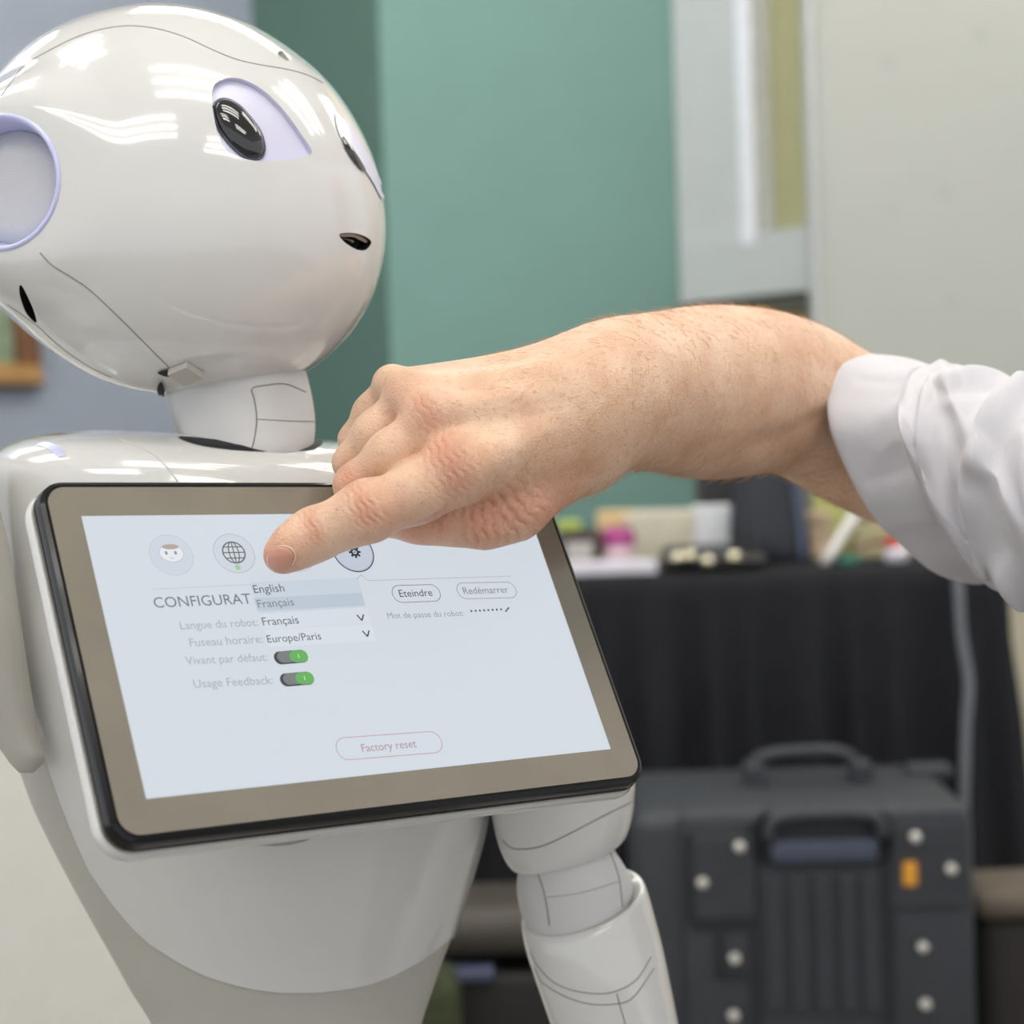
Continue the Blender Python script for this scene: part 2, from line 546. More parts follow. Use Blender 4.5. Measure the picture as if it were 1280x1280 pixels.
# black device with shiny knobs
t = thing('mixing_console', W(890, 712, 2.82), 'low black device with shiny round knobs at the table front', 'device')
xa, xb = W(828, 700, 2.82)[0], W(955, 700, 2.82)[0]; z1 = W(890, 682, 2.82)[2]
V, Fc = box((xa, 2.76, ZT), (xb, 2.865, z1), .014, 4)
V[:, 2] += np.where(V[:, 2] > ZT + .02, (V[:, 1] - 2.85) * 0.12, 0)
obj('casing', V, Fc, C('black plastic', (34, 34, 36), .35), t)
MK = mat('shiny knob', (236, 226, 200), 0.18, 0.9)
for (kx, ky) in ((862, 696), (884, 702), (917, 697), (846, 698)):
    obj('knob', *lathe([(.010, 0), (.011, .004), (.009, .012), (.004, .015)], W(kx, ky, 2.768), (0, -1, .25), 20), MK, t)
# tall black bag
bg = loft([(928, 577, 985, 574, 2.93, .8), (922, 590, 998, 588, 2.93, .8), (914, 630, 1006, 630, 2.93, .75), (912, 680, 1014, 680, 2.93, .75), (916, 702, 1016, 702, 2.93, .7)], 30, 48)
t = thing('black_bag', W(965, 712, 2.93), 'tall black rounded bag standing upright on the table', 'bag')
M_BAG = C('black nylon', (36, 38, 46), .55, bump=.2)
obj('bag_body', *bg, M_BAG, t)
bb = bvh_of(*bg)
obj('side_highlight', *tube(trace(bb, [(985, 584), (994, 620), (1000, 665), (1003, 700)], 30, .002), .007, 8), C('blue grey bag sheen', (78, 88, 112), .6), t)  # bluish highlight on the bag's right side, painted as a thin band
obj('zip', *tube(trace(bb, [(935, 584), (930, 620), (928, 700)], 30, .001), .003, 6), C('zip', (58, 58, 62), .4), t)
t = thing('flat_monitor', W(897, 700, 3.1), 'dark flat monitor partly hidden behind the white box', 'monitor')
xa, xb = W(873, 600, 3.1)[0], W(936, 600, 3.1)[0]
obj('screen_back', *box((xa, 3.1, W(900, 660, 3.1)[2]), (xb, 3.13, W(900, 560, 3.1)[2]), .006), C('monitor black', (48, 48, 50), .45), t, smooth=False)
obj('stand', *box((xa + .03, 3.11, ZT), (xb - .03, 3.14, W(900, 655, 3.1)[2]), .004), C('monitor stand', (44, 44, 46), .45), t, smooth=False)
# right-hand clutter
item('yellow_carton', 'yellow green carton behind the leaning white stick', 'box', 1022, 1066, 604, 3.02, .08, C('yellow green card', (196, 200, 128)))
item('cream_carton', 'cream carton with brown patches beside the black bag', 'box', 1004, 1042, 640, 2.95, .06, mat('cream brown patches', (205, 182, 150), .5, var=.55, scale=22))
item('grey_carton', 'grey carton standing behind the yellow green carton', 'box', 1000, 1032, 596, 3.06, .05, C('grey card', (140, 142, 146)))
pa, pb = W(1030, 706, 2.86), W(1078, 628, 2.9)
t = props(obj('white_stick', *tube(np.linspace(pa, pb, 6), .009, 12), C('white plastic stick', (226, 224, 220), .4)), 'white stick leaning diagonally over the table clutter', 'stick')
V, Fc = box((W(1070, 700, 2.96)[0], 2.95, W(1, 690, 2.96)[2]), (W(1132, 700, 2.96)[0], 2.97, W(1, 640, 2.96)[2]), .003)
t = thing('paper_bag', W(1100, 705, 2.96), 'white paper bag with red trim right of the white stick', 'bag')
pv = np.array(W(1100, 690, 2.96))
obj('sheet', rot_about(V, pv, ry=.35), Fc, C('white sheet', (226, 216, 216)), t, smooth=False)
V, Fc = box((W(1066, 700, 2.94)[0], 2.935, W(1, 645, 2.94)[2]), (W(1134, 700, 2.94)[0], 2.95, W(1, 634, 2.94)[2]), .003)
obj('trim', rot_about(V, pv, ry=.35), Fc, C('red trim', (178, 70, 48)), t, smooth=False)
V, Fc = box((W(1068, 700, 2.96)[0], 2.94, ZT), (W(1140, 700, 2.96)[0], 2.99, W(1, 690, 2.96)[2]), .003)
obj('base_box', V, Fc, C('buff base', (190, 180, 140)), t, smooth=False)
t = thing('small_jar', W(1122, 712, 2.84), 'small white jar with red lid at the table edge', 'jar')
xj = W(1122, 700, 2.84)[0]
obj('jar', *lathe([(.016, 0), (.019, .004), (.019, .018), (.015, .024)], (xj, 2.84, ZT), n=24), C('white jar', (226, 222, 232), .3), t)
obj('lid', *lathe([(.013, 0), (.014, .003), (.013, .014), (.006, .016)], (xj - .006, 2.84, ZT + .023), n=24), C('red lid', (186, 52, 40), .4), t)
t = props(obj('teal_lid', *lathe([(.015, 0), (.018, .003), (.017, .012), (.01, .014)], (W(1062, 700, 2.82)[0], 2.82, ZT), n=24), C('teal plastic', (42, 116, 98), .4)), 'small teal lid lying at the table front', 'lid')
pa, pb = W(1062, 688, 2.85), W(1122, 670, 2.9)
props(obj('brown_pencil', *tube(np.linspace(pa, pb, 4), .004, 8), C('brown wood', (110, 84, 66))), 'thin brown pencil leaning on the white paper bag', 'pencil')
t = thing('green_plant', W(1150, 712, 2.98), 'little green leafy plant half hidden by the sleeve', 'plant')
xj = W(1166, 700, 3.02)[0]
obj('pot', *lathe([(.02, 0), (.026, .03), (.028, .032)], (xj, 3.04, ZT), n=20), C('pale pot', (214, 214, 190)), t)
for k in range(9):
    a = k * 2.4; L = .045 + .012 * (k % 3)
    base = np.array([xj, 3.04, ZT + .03])
    tip = base + np.array([math.cos(a) * L * .7, math.sin(a) * L * .7, L])
    s = np.cross(tip - base, [0, 0, 1]); s = s / np.linalg.norm(s) * .009
    mid = (base + tip) / 2 + [0, 0, .012]
    obj('leaf', np.array([base, mid + s, tip, mid - s, mid + [0, 0, -.003]]), [(0, 1, 4), (1, 2, 4), (2, 3, 4), (3, 0, 4)], C('leaf green', (110, 140, 62)), t)

# cable hanging down the cloth
cx_ = lambda px: W(px, 900, 2.69)[0]
q = spline([(cx_(1205), ZT + .012, 2.82), (cx_(1205), ZT + .013, 2.76), (cx_(1205), ZT + .012, 2.712), (cx_(1205), ZT - .02, 2.690), (cx_(1206), ZT - .10, 2.682), (cx_(1212), ZT - .17, 2.674), (cx_(1207), ZT - .23, 2.668), (cx_(1203), ZT - .29, 2.662), (cx_(1200), ZT - .40, 2.655),
            (cx_(1200), .04, 2.60), (cx_(1204), .0085, 2.57), (cx_(1230), .0085, 2.55)], 90)
props(obj('power_cable', *tube(q[:, [0, 2, 1]], .0075, 10), C('grey cable', (112, 114, 120), .5)), 'grey power cable hanging down the front of the black cloth', 'cable')

# ------------------------------------------------------------------ black flight case
DS = 2.12
M_CASE = mat('black moulded case', (54, 56, 62), 0.5, var=0.08, scale=40, bump=0.25, bscale=500)
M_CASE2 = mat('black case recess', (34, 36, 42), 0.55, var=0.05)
cs0, cs1 = W(850, 1020, DS), W(1217, 1006, DS)
cz = (cs0[2] + cs1[2]) / 2
case = thing('flight_case', ((cs0[0] + cs1[0]) / 2, DS + .15, 0), 'large black moulded case with steel rivets standing before the table', 'case')
cx0, cx1 = cs0[0], cs1[0]
CW = cx1 - cx0
RZ = math.radians(-2)
piv = np.array([cx0, DS, 0])
def case_part(name, vf, m, parent=case, smooth=False, **k):
    V, Fc = vf
    return obj(name, rot_about(V, piv, rz=RZ), Fc, m, parent, smooth, **k)
case_part('shell', box((cx0 - .055, DS + .012, .02), (cx1 + .006, DS + .30, cz - .004), .022, 4), M_CASE, smooth=True, angle=.6)
fr = case_part('front_panel', box((cx0, DS, .02), (cx1, DS + .03, cz), .012, 3), M_CASE, smooth=True, angle=.6)
def cpx(px, py, off=0.0):
    p = W(px, py, DS); return p[0], p[2]
# raised frame pieces and recessed outline on the front
def fbox(px0, py0, px1, py1, o0, o1, bev=.004):
    xa, za = cpx(px0, py1); xb, zb2 = cpx(px1, py0)
    return box((xa, DS - o1, za), (xb, DS - o0, zb2), bev, 2)
case_part('corner_plate', fbox(868, 1046, 945, 1158, 0, .006, .005), M_CASE)
case_part('corner_plate', fbox(1118, 1030, 1208, 1140, 0, .004, .003), M_CASE)
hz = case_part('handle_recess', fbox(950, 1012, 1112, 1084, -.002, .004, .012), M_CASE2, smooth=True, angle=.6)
V, Fc = tube(np.array([(lambda p: (p[0], DS - .012, p[1]))(cpx(x, y)) for x, y in spline([(962, 1050), (966, 1028), (990, 1020), (1035, 1017), (1075, 1017), (1098, 1024), (1104, 1045)], 30)]), .009, 10)
case_part('front_handle', (V, Fc), M_CASE, smooth=True)
case_part('handle_grip', fbox(966, 1048, 1098, 1082, .001, .012, .005), mat('case grip', (74, 80, 98), .4), smooth=True, angle=.6)
for x in (972, 1003, 1034, 1065, 1092):
    case_part('rib', fbox(x - 9, 1098, x + 9, 1272, 0, .006, .003), M_CASE)
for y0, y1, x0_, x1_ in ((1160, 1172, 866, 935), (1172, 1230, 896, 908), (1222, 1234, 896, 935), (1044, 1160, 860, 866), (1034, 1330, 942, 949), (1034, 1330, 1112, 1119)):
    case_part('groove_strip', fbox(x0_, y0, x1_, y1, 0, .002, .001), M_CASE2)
M_RIV = mat('steel rivet', (226, 224, 216), 0.35, 0.4)
for (x, y) in ((926, 1061), (880, 1107), (921, 1203), (920, 1276), (1145, 1047), (1190, 1087), (1156, 1186), (1160, 1259)):
    p = cpx(x, y)
    case_part('rivet', lathe([(.0065, 0), (.0065, .006), (.005, .0085), (.002, .0095)], (p[0], DS - .004, p[1]), (0, -1, 0), 20), M_RIV, smooth=True)
case_part('yellow_tag', fbox(1131, 1078, 1148, 1110, .003, .008, .003), mat('yellow orange tag', (226, 160, 52), .5))
hp = [(930, 975), (934, 955), (952, 944), (985, 939), (1035, 938), (1055, 946), (1070, 962), (1074, 978)]
V, Fc = tube(np.array([W(x, y, DS + .20) for x, y in spline(hp, 30)]), .0085, 10)
case_part('top_handle', (V, Fc), M_CASE, smooth=True)
for x in (936, 1068):
    p = W(x, 978, DS + .20)
    case_part('handle_bracket', box((p[0] - .014, p[1] - .02, cz - .01), (p[0] + .014, p[1] + .02, cz + .022), .004), M_CASE)
p = W(1150, 962, DS + .24)
case_part('lid_catch', box((p[0] - .03, p[1] - .02, cz - .01), (p[0] + .03, p[1] + .02, p[2] + .01), .006), M_CASE)

# second dark case lying lower left, green pouch, brown box right
xa, xb = W(470, 1180, 2.3)[0], W(752, 1180, 2.3)[0]
t = thing('equipment_case', ((xa + xb) / 2, 2.3, 0), 'low dark grey case lying behind the robot hip', 'case')
z1 = W(600, 1150, 2.3)[2]; z2 = W(600, 1205, 2.3)[2]
obj('case_lid', *box((xa, 2.28, z2), (xb, 2.45, z1 + .01), .03, 4), mat('grey case lid', (74, 69, 62), .5), t, angle=.6)
obj('case_bottom', *box((xa + .01, 2.3, 0), (xb - .01, 2.44, z2 - .02), .015, 3), mat('dark case bottom', (38, 36, 36), .5), t, angle=.6)
obj('highlight_strip', *box((xa + .01, 2.275, z2 - .024), (xa + .15, 2.3, z2 - .006), .004, 2), mat('blue grey edge highlight', (104, 112, 140), .35, .3), t, smooth=False)  # bluish highlight along the case edge, put in as a coloured strip
V, Fc = box((W(420, 1250, 2.1)[0], 2.1, 0), (W(572, 1250, 2.1)[0], 2.2, W(540, 1234, 2.1)[2]), .025, 4)
props(obj('green_pouch', V, Fc, mat('olive green cloth', (58, 64, 40), .9, var=.3, scale=40)), 'olive green pouch standing on the floor beside the grey case', 'pouch')
t = thing('brown_bag', W(1300, 1290, 2.25), 'dark brown bag at the right edge beside the flight case', 'bag')
xa = W(1228, 1150, 2.25)[0]
obj('bag_body', *box((xa, 2.25, 0), (xa + .4, 2.36, W(1250, 1150, 2.25)[2]), .03, 4), mat('dark brown nylon', (44, 40, 38), .7), t, angle=.6)
obj('flap', *box((xa - .006, 2.235, W(1250, 1158, 2.25)[2]), (xa + .41, 2.37, W(1250, 1118, 2.25)[2]), .02, 4), mat('brown flap', (104, 94, 82), .7), t, angle=.6)
# ------------------------------------------------------------------ robot
M_SHELL = mat('glossy white shell', (216, 215, 212), 0.10, coat=0.7, var=0.012, scale=12)
M_MATTE = mat('satin white plastic', (206, 205, 204), 0.42, var=0.012, scale=12)
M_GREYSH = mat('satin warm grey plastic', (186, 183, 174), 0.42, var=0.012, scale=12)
M_SEAM = mat('dark seam', (126, 124, 124), 0.6)
M_BLACK = mat('gloss black', (12, 13, 16), 0.06, coat=1.0)
M_HOLE = mat('dark hollow', (18, 18, 24), 0.6)
M_LAV = mat('lavender white eye panel', (214, 212, 232), 0.25, var=0.01)
robot = thing('humanoid_robot', (*W(330, 900, .86)[:2], 0), 'white humanoid robot with big round head and a tablet on its chest', 'robot')

# --- torso
TR = [  # y, left, right (the top rows lean: see torso_ring)
    (545, 120, 415), (548, 84, 452), (554, 45, 490), (566, 6, 528), (592, -14, 562), (650, -10, 592), (720, -4, 612), (800, 0, 622), (880, 8, 626),
    (940, 18, 622), (1000, 37, 611), (1050, 60, 602), (1100, 86, 588), (1160, 119, 569), (1200, 142, 554), (1240, 164, 540), (1280, 189, 527), (1340, 216, 512), (1420, 235, 500)]
DT, RT, SK = .885, .70, .30
def torso_ring(y, l, r, d=DT):
    k = max(0.0, 1 - (y - 545) / 60) * 7
    return (l, y - k, r, y + k, d, RT)
tv = loft([torso_ring(*q) for q in TR], 150, 144, skew=SK)
M_TOP = M_SHELL
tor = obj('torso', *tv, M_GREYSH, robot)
tb_ = bvh_of(*tv)
# chest plate: the same surface, 1.2 mm proud, bounded by the seam
TRs = spline(np.array(TR)[:, [0, 0, 1, 2]], 260)[:, 1:]
SL = np.array([(545, 40), (560, -2), (600, -8), (700, -4), (860, 34), (940, 57), (1000, 77), (1050, 97), (1090, 115), (1130, 143), (1160, 168), (1180, 189), (1205, 228), (1220, 258), (1230, 288), (1238, 322), (1243, 366)], float)
SR = np.array([(1167, 572), (1180, 552), (1200, 526), (1220, 490), (1233, 455), (1240, 412), (1243, 372)], float)
PV, nn_ = [], 96
for y, l, r in TRs:
    if y > 1243: break
    cx, m = (l + r) / 2, (r - l) / 2
    sl = np.interp(y, SL[:, 0], SL[:, 1])
    a = math.acos(max(-1, min(1, (sl - cx) / m)))
    if y < 1167: b = -0.55
    else: b = math.acos(max(-1, min(1, (np.interp(y, SR[:, 0], SR[:, 1]) - cx) / m)))
    if y < 1167 and y > 1120: b = -0.55 + (y - 1120) / 47 * 0.55
    t = np.linspace(a, b, nn_)
    w = m * DT / F
    g = 0.0016
    kk = max(0.0, 1 - (y - 545) / 60) * 7
    PV.append(W(cx + m * np.cos(t) * (1 + g / w), y + kk * np.cos(t) - (1.5 if y < 560 else 0), DT - (w + g) * RT * np.sin(t) + SK * w * np.cos(t)))
nr = len(PV)
PV = np.concatenate(PV)
obj('chest_plate', PV, grid_faces(nr, nn_, False), M_SHELL, robot)
pb_ = bvh_of(PV, grid_faces(nr, nn_, False))
# crease between shoulder and chest, and shoulder light
sl_ = [(60, 556), (69, 551), (77, 556), (83, 566), (76, 570), (68, 562), (60, 560)]
led = obj('shoulder_light', *patch(pb_, [(45, 557), (58, 553), (72, 558), (82, 569), (73, 571), (62, 563), (53, 559)], 40, 5, lift=.0004), emit('pale lavender light', (214, 216, 250), 0.9), robot)
led['label'] = 'pale lavender shoulder light'
for q in (M_SEAM,):
    obj('seam_line', *tube(trace(pb_, [(150, 549), (172, 558), (194, 570), (212, 588), (222, 602)], 40, -.0001), .0004, 6), mat('soft crease', (196, 193, 187), .4), tor)
hole = obj('neck_opening', *patch(pb_, [(222, 547), (250, 557), (300, 563.5), (350, 565), (390, 562.5), (401, 556), (396, 551), (300, 552), (240, 547)], 60, 6, lift=.0004), M_HOLE, tor)
# lower body (below the frame) so that the robot stands on the floor
bx_, by_ = W(362, 1280, .865)[:2]
zlow = W(362, 1400, .865)[2]
lb = []
for k, (z, r) in enumerate(((zlow + .01, .062), (.58, .075), (.50, .085), (.40, .075), (.25, .085), (.12, .14), (.05, .185), (.02, .19), (0.0, .18))):
    lb.append((r, z))
obj('lower_body', *lathe([(r, z) for r, z in lb], (bx_, by_ + .02, 0), n=64), M_SHELL, robot)

# --- neck
nk = loft([(202, 462, 378, 448, .862, .9), (205, 486, 384, 470, .860, .9, 0, 4), (210, 505, 390, 495, .858, .9, 0, 8), (218, 530, 394, 525, .855, .92, 0, 11), (226, 550, 393, 550, .852, .95, 0, 13), (232, 575, 388, 575, .852, .95, 0, 13)], 60, 96)
neck = obj('neck', *nk, M_MATTE, robot)
nb = bvh_of(*nk)
for pts in ([(313, 566), (318, 548), (321, 524), (318, 500), (315, 486), (330, 482), (356, 480), (382, 490)], [(322, 524), (358, 526), (394, 527)]):
    obj('seam_line', *tube(trace(nb, pts, 50, .0001), .0003 if len(pts) > 4 else .0002, 6), M_SEAM, neck)

# --- head: closed egg whose outline is given as points about its middle
HD, HC = .872, np.array([212.0, 248.0])
HO = [(-72, 240), (-50, 152), (0, 88), (30, 58), (60, 38), (100, 20), (140, 9), (180, 3), (230, 5), (270, 13), (310, 28), (350, 52), (390, 82), (420, 113), (450, 160), (470, 205), (481, 255), (483, 300),
      (477, 340), (462, 382), (440, 416), (412, 445), (380, 468), (340, 484), (300, 493), (250, 495), (205, 493), (160, 486), (120, 473), (80, 451), (40, 421), (0, 384), (-45, 330)]
ho = spline(HO, 720, True) - HC
ang = np.unwrap(np.arctan2(-ho[:, 1], ho[:, 0]))
rad = np.hypot(ho[:, 0], ho[:, 1]) * 0.992
o_ = np.argsort(ang % (2 * PI)); A_, R_ = (ang % (2 * PI))[o_], rad[o_]
for _ in range(3):
    R_ = np.convolve(np.concatenate([R_[-8:], R_, R_[:8]]), np.ones(17) / 17, 'valid')
bm = bmesh.new(); bmesh.ops.create_icosphere(bm, subdivisions=7, radius=1)
U = np.array([v.co[:] for v in bm.verts]); HF = [tuple(v.index for v in f.verts) for f in bm.faces]; bm.free()
a_ = np.arctan2(U[:, 1], U[:, 0]) % (2 * PI)
rho = np.hypot(U[:, 0], U[:, 1])
rr = np.interp(a_, A_, R_, period=2 * PI)
r0 = R_.mean()
rr = r0 + (rr - r0) * np.clip(rho, 0, 1) ** 2
RZH = 0.094
pxs, pys, dz = HC[0] + U[:, 0] * rr, HC[1] - U[:, 1] * rr, U[:, 2] * RZH
HV = W(pxs, pys, HD) + (dz[:, None] * (CAM - W(HC[0], HC[1], HD)) / np.linalg.norm(CAM - W(HC[0], HC[1], HD)))
# ear collar: the shell swells out to a flat ring facing the ear axis
def cam_dir(x, y, z):
    v = RC @ np.array([x, y, z]); return v / np.linalg.norm(v)
hb0 = bvh_of(HV, HF)
ear_ax = cam_dir(-.30, .0, .95)
ear_c, _ = hit(hb0, 10, 231)
ear_c = ear_c + ear_ax * 0.006
ER = 87 * .80 / F
rel = HV - ear_c
h = rel @ ear_ax
lat = np.linalg.norm(rel - h[:, None] * ear_ax, axis=1)
front = h > -0.07
s = np.clip((2.05 * ER - lat) / (2.05 * ER - 0.99 * ER), 0, 1)
w_ = s * s * (3 - 2 * s) * 0.98
HV = HV + ear_ax * (np.where(front, -h * w_ - np.where(lat < .93 * ER, .017, 0), 0))[:, None]
head = obj('head', HV, HF, M_SHELL, robot)
hb = bvh_of(HV, HF)

EYE = [(267, 108), (276, 100), (290, 97), (306, 100), (325, 110), (345, 127), (362, 147), (377, 168), (390, 188), (388, 193), (370, 198), (345, 201), (320, 201), (298, 196), (282, 187), (272, 165), (266, 137), (265, 120)]
LENS = [(267, 131), (273, 122), (285, 121), (300, 129), (315, 145), (327, 162), (332, 180), (330, 192), (322, 197), (307, 194), (290, 180), (275, 160), (268, 142)]
MOUTH = [(424, 293), (433, 291), (446, 292), (457, 296), (464, 302), (461, 309), (455, 313), (446, 312), (435, 306), (427, 299)]
SLOT = [(25, 356), (29, 360), (36, 374), (42, 388), (46, 403), (40, 400), (32, 390), (26, 374), (24, 362)]
FDOT = [(347, 66), (350, 63), (355, 66), (361, 73), (360, 76), (355, 74), (349, 70)]
cut(head, *prism(hb, EYE, .012, .0042), M_LAV)
cut(head, *prism(hb, MOUTH, .01, .006, 48), M_HOLE)
cut(head, *prism(hb, SLOT, .008, .006, 48), M_HOLE)
cut(head, *prism(hb, FDOT, .006, .002, 32), M_GREYSH)
ep = obj('eye_panel', *patch(hb, EYE, 72, 10, lift=-.0026, grow=1.03), M_LAV, head)
el = obj('eye_lens', *patch(hb, LENS, 64, 14, lift=-.0022, dome=.0048, power=.5), M_BLACK, head)
el['label'] = 'glossy black eye lens'
obj('lens_rim', *tube(trace(hb, LENS, 90, -.0020, True), .0007, 6), mat('lens rim', (66, 66, 78), .15, coat=.6), head)
obj('mouth_lens', *patch(hb, [(431, 296), (442, 294), (453, 299), (456, 306), (448, 310), (437, 304)], 32, 5, lift=-.005, dome=.003), M_BLACK, head)
obj('mouth_shelf', *patch(hb, [(426, 293), (446, 292), (462, 300), (461, 304), (452, 298), (440, 296), (430, 296)], 32, 3, lift=-.0015), mat('brown mouth edge', (150, 128, 112), .4), head)
# far eye: seen only as a sliver on the outline
FEYE = [(419, 140), (424, 145), (433, 153), (443, 166), (454, 184), (464, 202), (472, 220), (478, 238), (478, 250), (471, 240), (466, 230), (457, 216), (446, 201), (434, 186), (424, 170), (419, 153)]
FLENS = [(428, 171), (436, 181), (446, 196), (455, 212), (452, 214), (443, 205), (434, 192), (428, 180)]
obj('eye_panel', *patch(hb, FEYE, 64, 8, lift=.0006), M_LAV, head)
obj('eye_lens', *patch(hb, FLENS, 48, 6, lift=.0009, dome=.0008), M_BLACK, head)
# ear
ring_d = lathe([(ER * .80, -.0165), (ER * .83, -.013), (ER * .885, -.003), (ER * .92, .0004), (ER * .96, .0012), (ER * .99, .0004), (ER * 1.0, -.003), (ER, -.012)], ear_c, ear_ax, 96)
ring_d = (ring_d[0], [f for f in ring_d[1] if len(f) == 4])
ear = obj('ear_ring', *ring_d, mat('pale lavender ring', (206, 208, 246), .22, coat=.4, var=.01), head)
ear['label'] = 'pale lavender ring around the ear speaker'
gl = lathe([(ER * 1.000, -.0012), (ER * 1.012, -.0006), (ER * 1.012, -.0022), (ER * 1.0, -.003)], ear_c, ear_ax, 96)
obj('ear_light', gl[0], [f for f in gl[1] if len(f) == 4], emit('violet blue light', (150, 156, 255), 1.0), head)
m_sp = mat('speaker mesh', (204, 204, 208), .6, .0, var=.02)
ntk = m_sp.node_tree
tcs = ntk.nodes.new('ShaderNodeTexCoord'); vsp = ntk.nodes.new('ShaderNodeTexVoronoi'); vsp.inputs['Scale'].default_value = 900; vsp.inputs['Randomness'].default_value = 0.15
bps = ntk.nodes.new('ShaderNodeBump'); bps.inputs['Strength'].default_value = .5; bps.inputs['Distance'].default_value = .0006
ntk.links.new(tcs.outputs['Object'], vsp.inputs['Vector']); ntk.links.new(vsp.outputs['Distance'], bps.inputs['Height'])
ntk.links.new(bps.outputs['Normal'], ntk.nodes['Principled BSDF'].inputs['Normal'])
spk = lathe([(ER * .84, -.016), (ER * .82, -.0125), (ER * .6, -.011), (ER * .3, -.0102), (.0001, -.010)], ear_c, ear_ax, 96)
obj('ear_speaker', *spk, m_sp, head)['label'] = 'grey meshed round ear speaker'
# shell seams
for pts, r in (([(50, 316), (66, 332), (90, 347), (114, 364), (150, 398), (184, 432), (214, 462)], .00026),
               ([(2, 120), (14, 103), (30, 82), (60, 64), (92, 48), (122, 38), (150, 33), (176, 33), (205, 38), (235, 48), (265, 62), (295, 74), (325, 81), (355, 86), (382, 93), (404, 104)], .00024),
               ([(0, 392), (30, 417), (64, 446), (104, 468), (140, 480)], .00022)):
    obj('seam_line', *tube(trace(hb, pts, 110, .00005), r, 6), M_SEAM, head)
# chin notch and clip
obj('chin_notch', *patch(hb, [(197, 464), (206, 461), (216, 460), (220, 464), (212, 469), (204, 468)], 32, 4, lift=.0008), M_HOLE, head)
nl = [(197, 482), (201, 474), (205, 479), (206, 490), (203, 496), (199, 491)]
obj('neck_gap', *patch(nb if False else hb, nl, 32, 4, lift=.0015), M_HOLE, head)
cp = [(211, 460), (234, 451), (255, 464), (231, 474)]
cl = [hit(hb, x, y) for x, y in cp]
cl = np.array([p + n * .004 for p, n in cl] + [p + n * .0005 for p, n in cl])
obj('chin_clip', cl, [(0, 1, 2, 3), (4, 5, 6, 7), (0, 1, 5, 4), (1, 2, 6, 5), (2, 3, 7, 6), (3, 0, 4, 7)], M_GREYSH, head, smooth=False)

# --- near arm (photo left)
ra = loft([(-120, 556, -60, 553, .80, .9), (-145, 559, -36, 555, .80, .9), (-163, 570, -20, 563, .80, .9), (-175, 610, -10, 602, .80, .9), (-165, 650, 2, 645, .80, .9), (-140, 700, 15, 700, .80, .9), (-108, 775, 26, 775, .80, .9), (-58, 860, 39, 860, .80, .9), (-12, 920, 50, 925, .80, .9),
           (4, 942, 56, 945, .80, .9), (13, 955, 53, 955, .80, .9), (24, 966, 42, 966, .80, .9)], 70, 72)
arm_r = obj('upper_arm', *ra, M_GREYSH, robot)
rb = bvh_of(*ra)
# --- far arm (photo right)
AD = .90
ua = loft([(610, 945, 778, 930, AD, .8), (612, 1000, 793, 968, AD, .8), (617, 1032, 793, 1000, AD, .8, 0, 4), (624, 1058, 790, 1025, AD, .8, 0, 8), (633, 1078, 784, 1044, AD, .8, 0, 12), (642, 1088, 776, 1054, AD, .8, 0, 14), (650, 1089, 768, 1058, AD, .8, 0, 12)], 60, 80)
arm_l = obj('upper_arm', *ua, M_SHELL, robot)
ub = bvh_of(*ua)
obj('seam_line', *tube(trace(ub, [(628, 1050), (640, 1060), (660, 1061), (682, 1056), (710, 1043), (750, 1022), (792, 1001)], 60, .0001), .0003, 6), M_SEAM, arm_l)
eb = loft([(652, 1072, 766, 1045, AD, .8, 0, 10), (647, 1095, 768, 1062, AD, .8, 0, 12), (646, 1112, 779, 1080, AD, .8, 0, 14), (649, 1132, 789, 1100, AD, .8, 0, 18), (655, 1150, 790, 1118, AD, .8, 0, 30), (662, 1175, 785, 1140, AD, .8, 0, 34)], 50, 80)
elb = obj('elbow', *eb, M_MATTE, robot)
ebb = bvh_of(*eb)
for pts in ([(671, 1088), (678, 1108), (683, 1130), (687, 1157)], [(762, 1064), (770, 1085), (775, 1105), (778, 1134)], [(683, 1122), (726, 1116), (774, 1102)]):
    obj('seam_line', *tube(trace(ebb, pts, 40, .0001), .0003 if len(pts) > 3 else .00015, 6), M_SEAM, elb)
fa = loft([(672, 1165, 784, 1130, AD, .8, 0, 24), (662, 1154, 797, 1114, AD, .83, 0, 30), (655, 1150, 804, 1109, AD, .86, 0, 38), (652, 1156, 810, 1120, AD, .88, 0, 50), (656, 1180, 819, 1150, AD, .88, 0, 46), (668, 1220, 832, 1200, AD, .88, 0, 34), (690, 1285, 848, 1278, AD, .86, 0, 24), (712, 1350, 860, 1345, AD, .84, 0, 18), (735, 1420, 862, 1415, AD, .82, 0, 10), (755, 1450, 845, 1448, AD, .8, 0, 5)], 90, 96)
fore = obj('forearm', *fa, M_SHELL, robot)
fb = bvh_of(*fa)
for pts in ([(663, 1190), (672, 1207), (694, 1229), (726, 1240), (762, 1241), (794, 1226), (814, 1196)], [(668, 1210), (679, 1229), (708, 1246), (738, 1255), (768, 1255), (791, 1247), (818, 1210)], [(771, 1242), (775, 1258), (781, 1279), (784, 1300)]):
    obj('seam_line', *tube(trace(fb, pts, 60, .0001), .00026, 6), M_SEAM, fore)

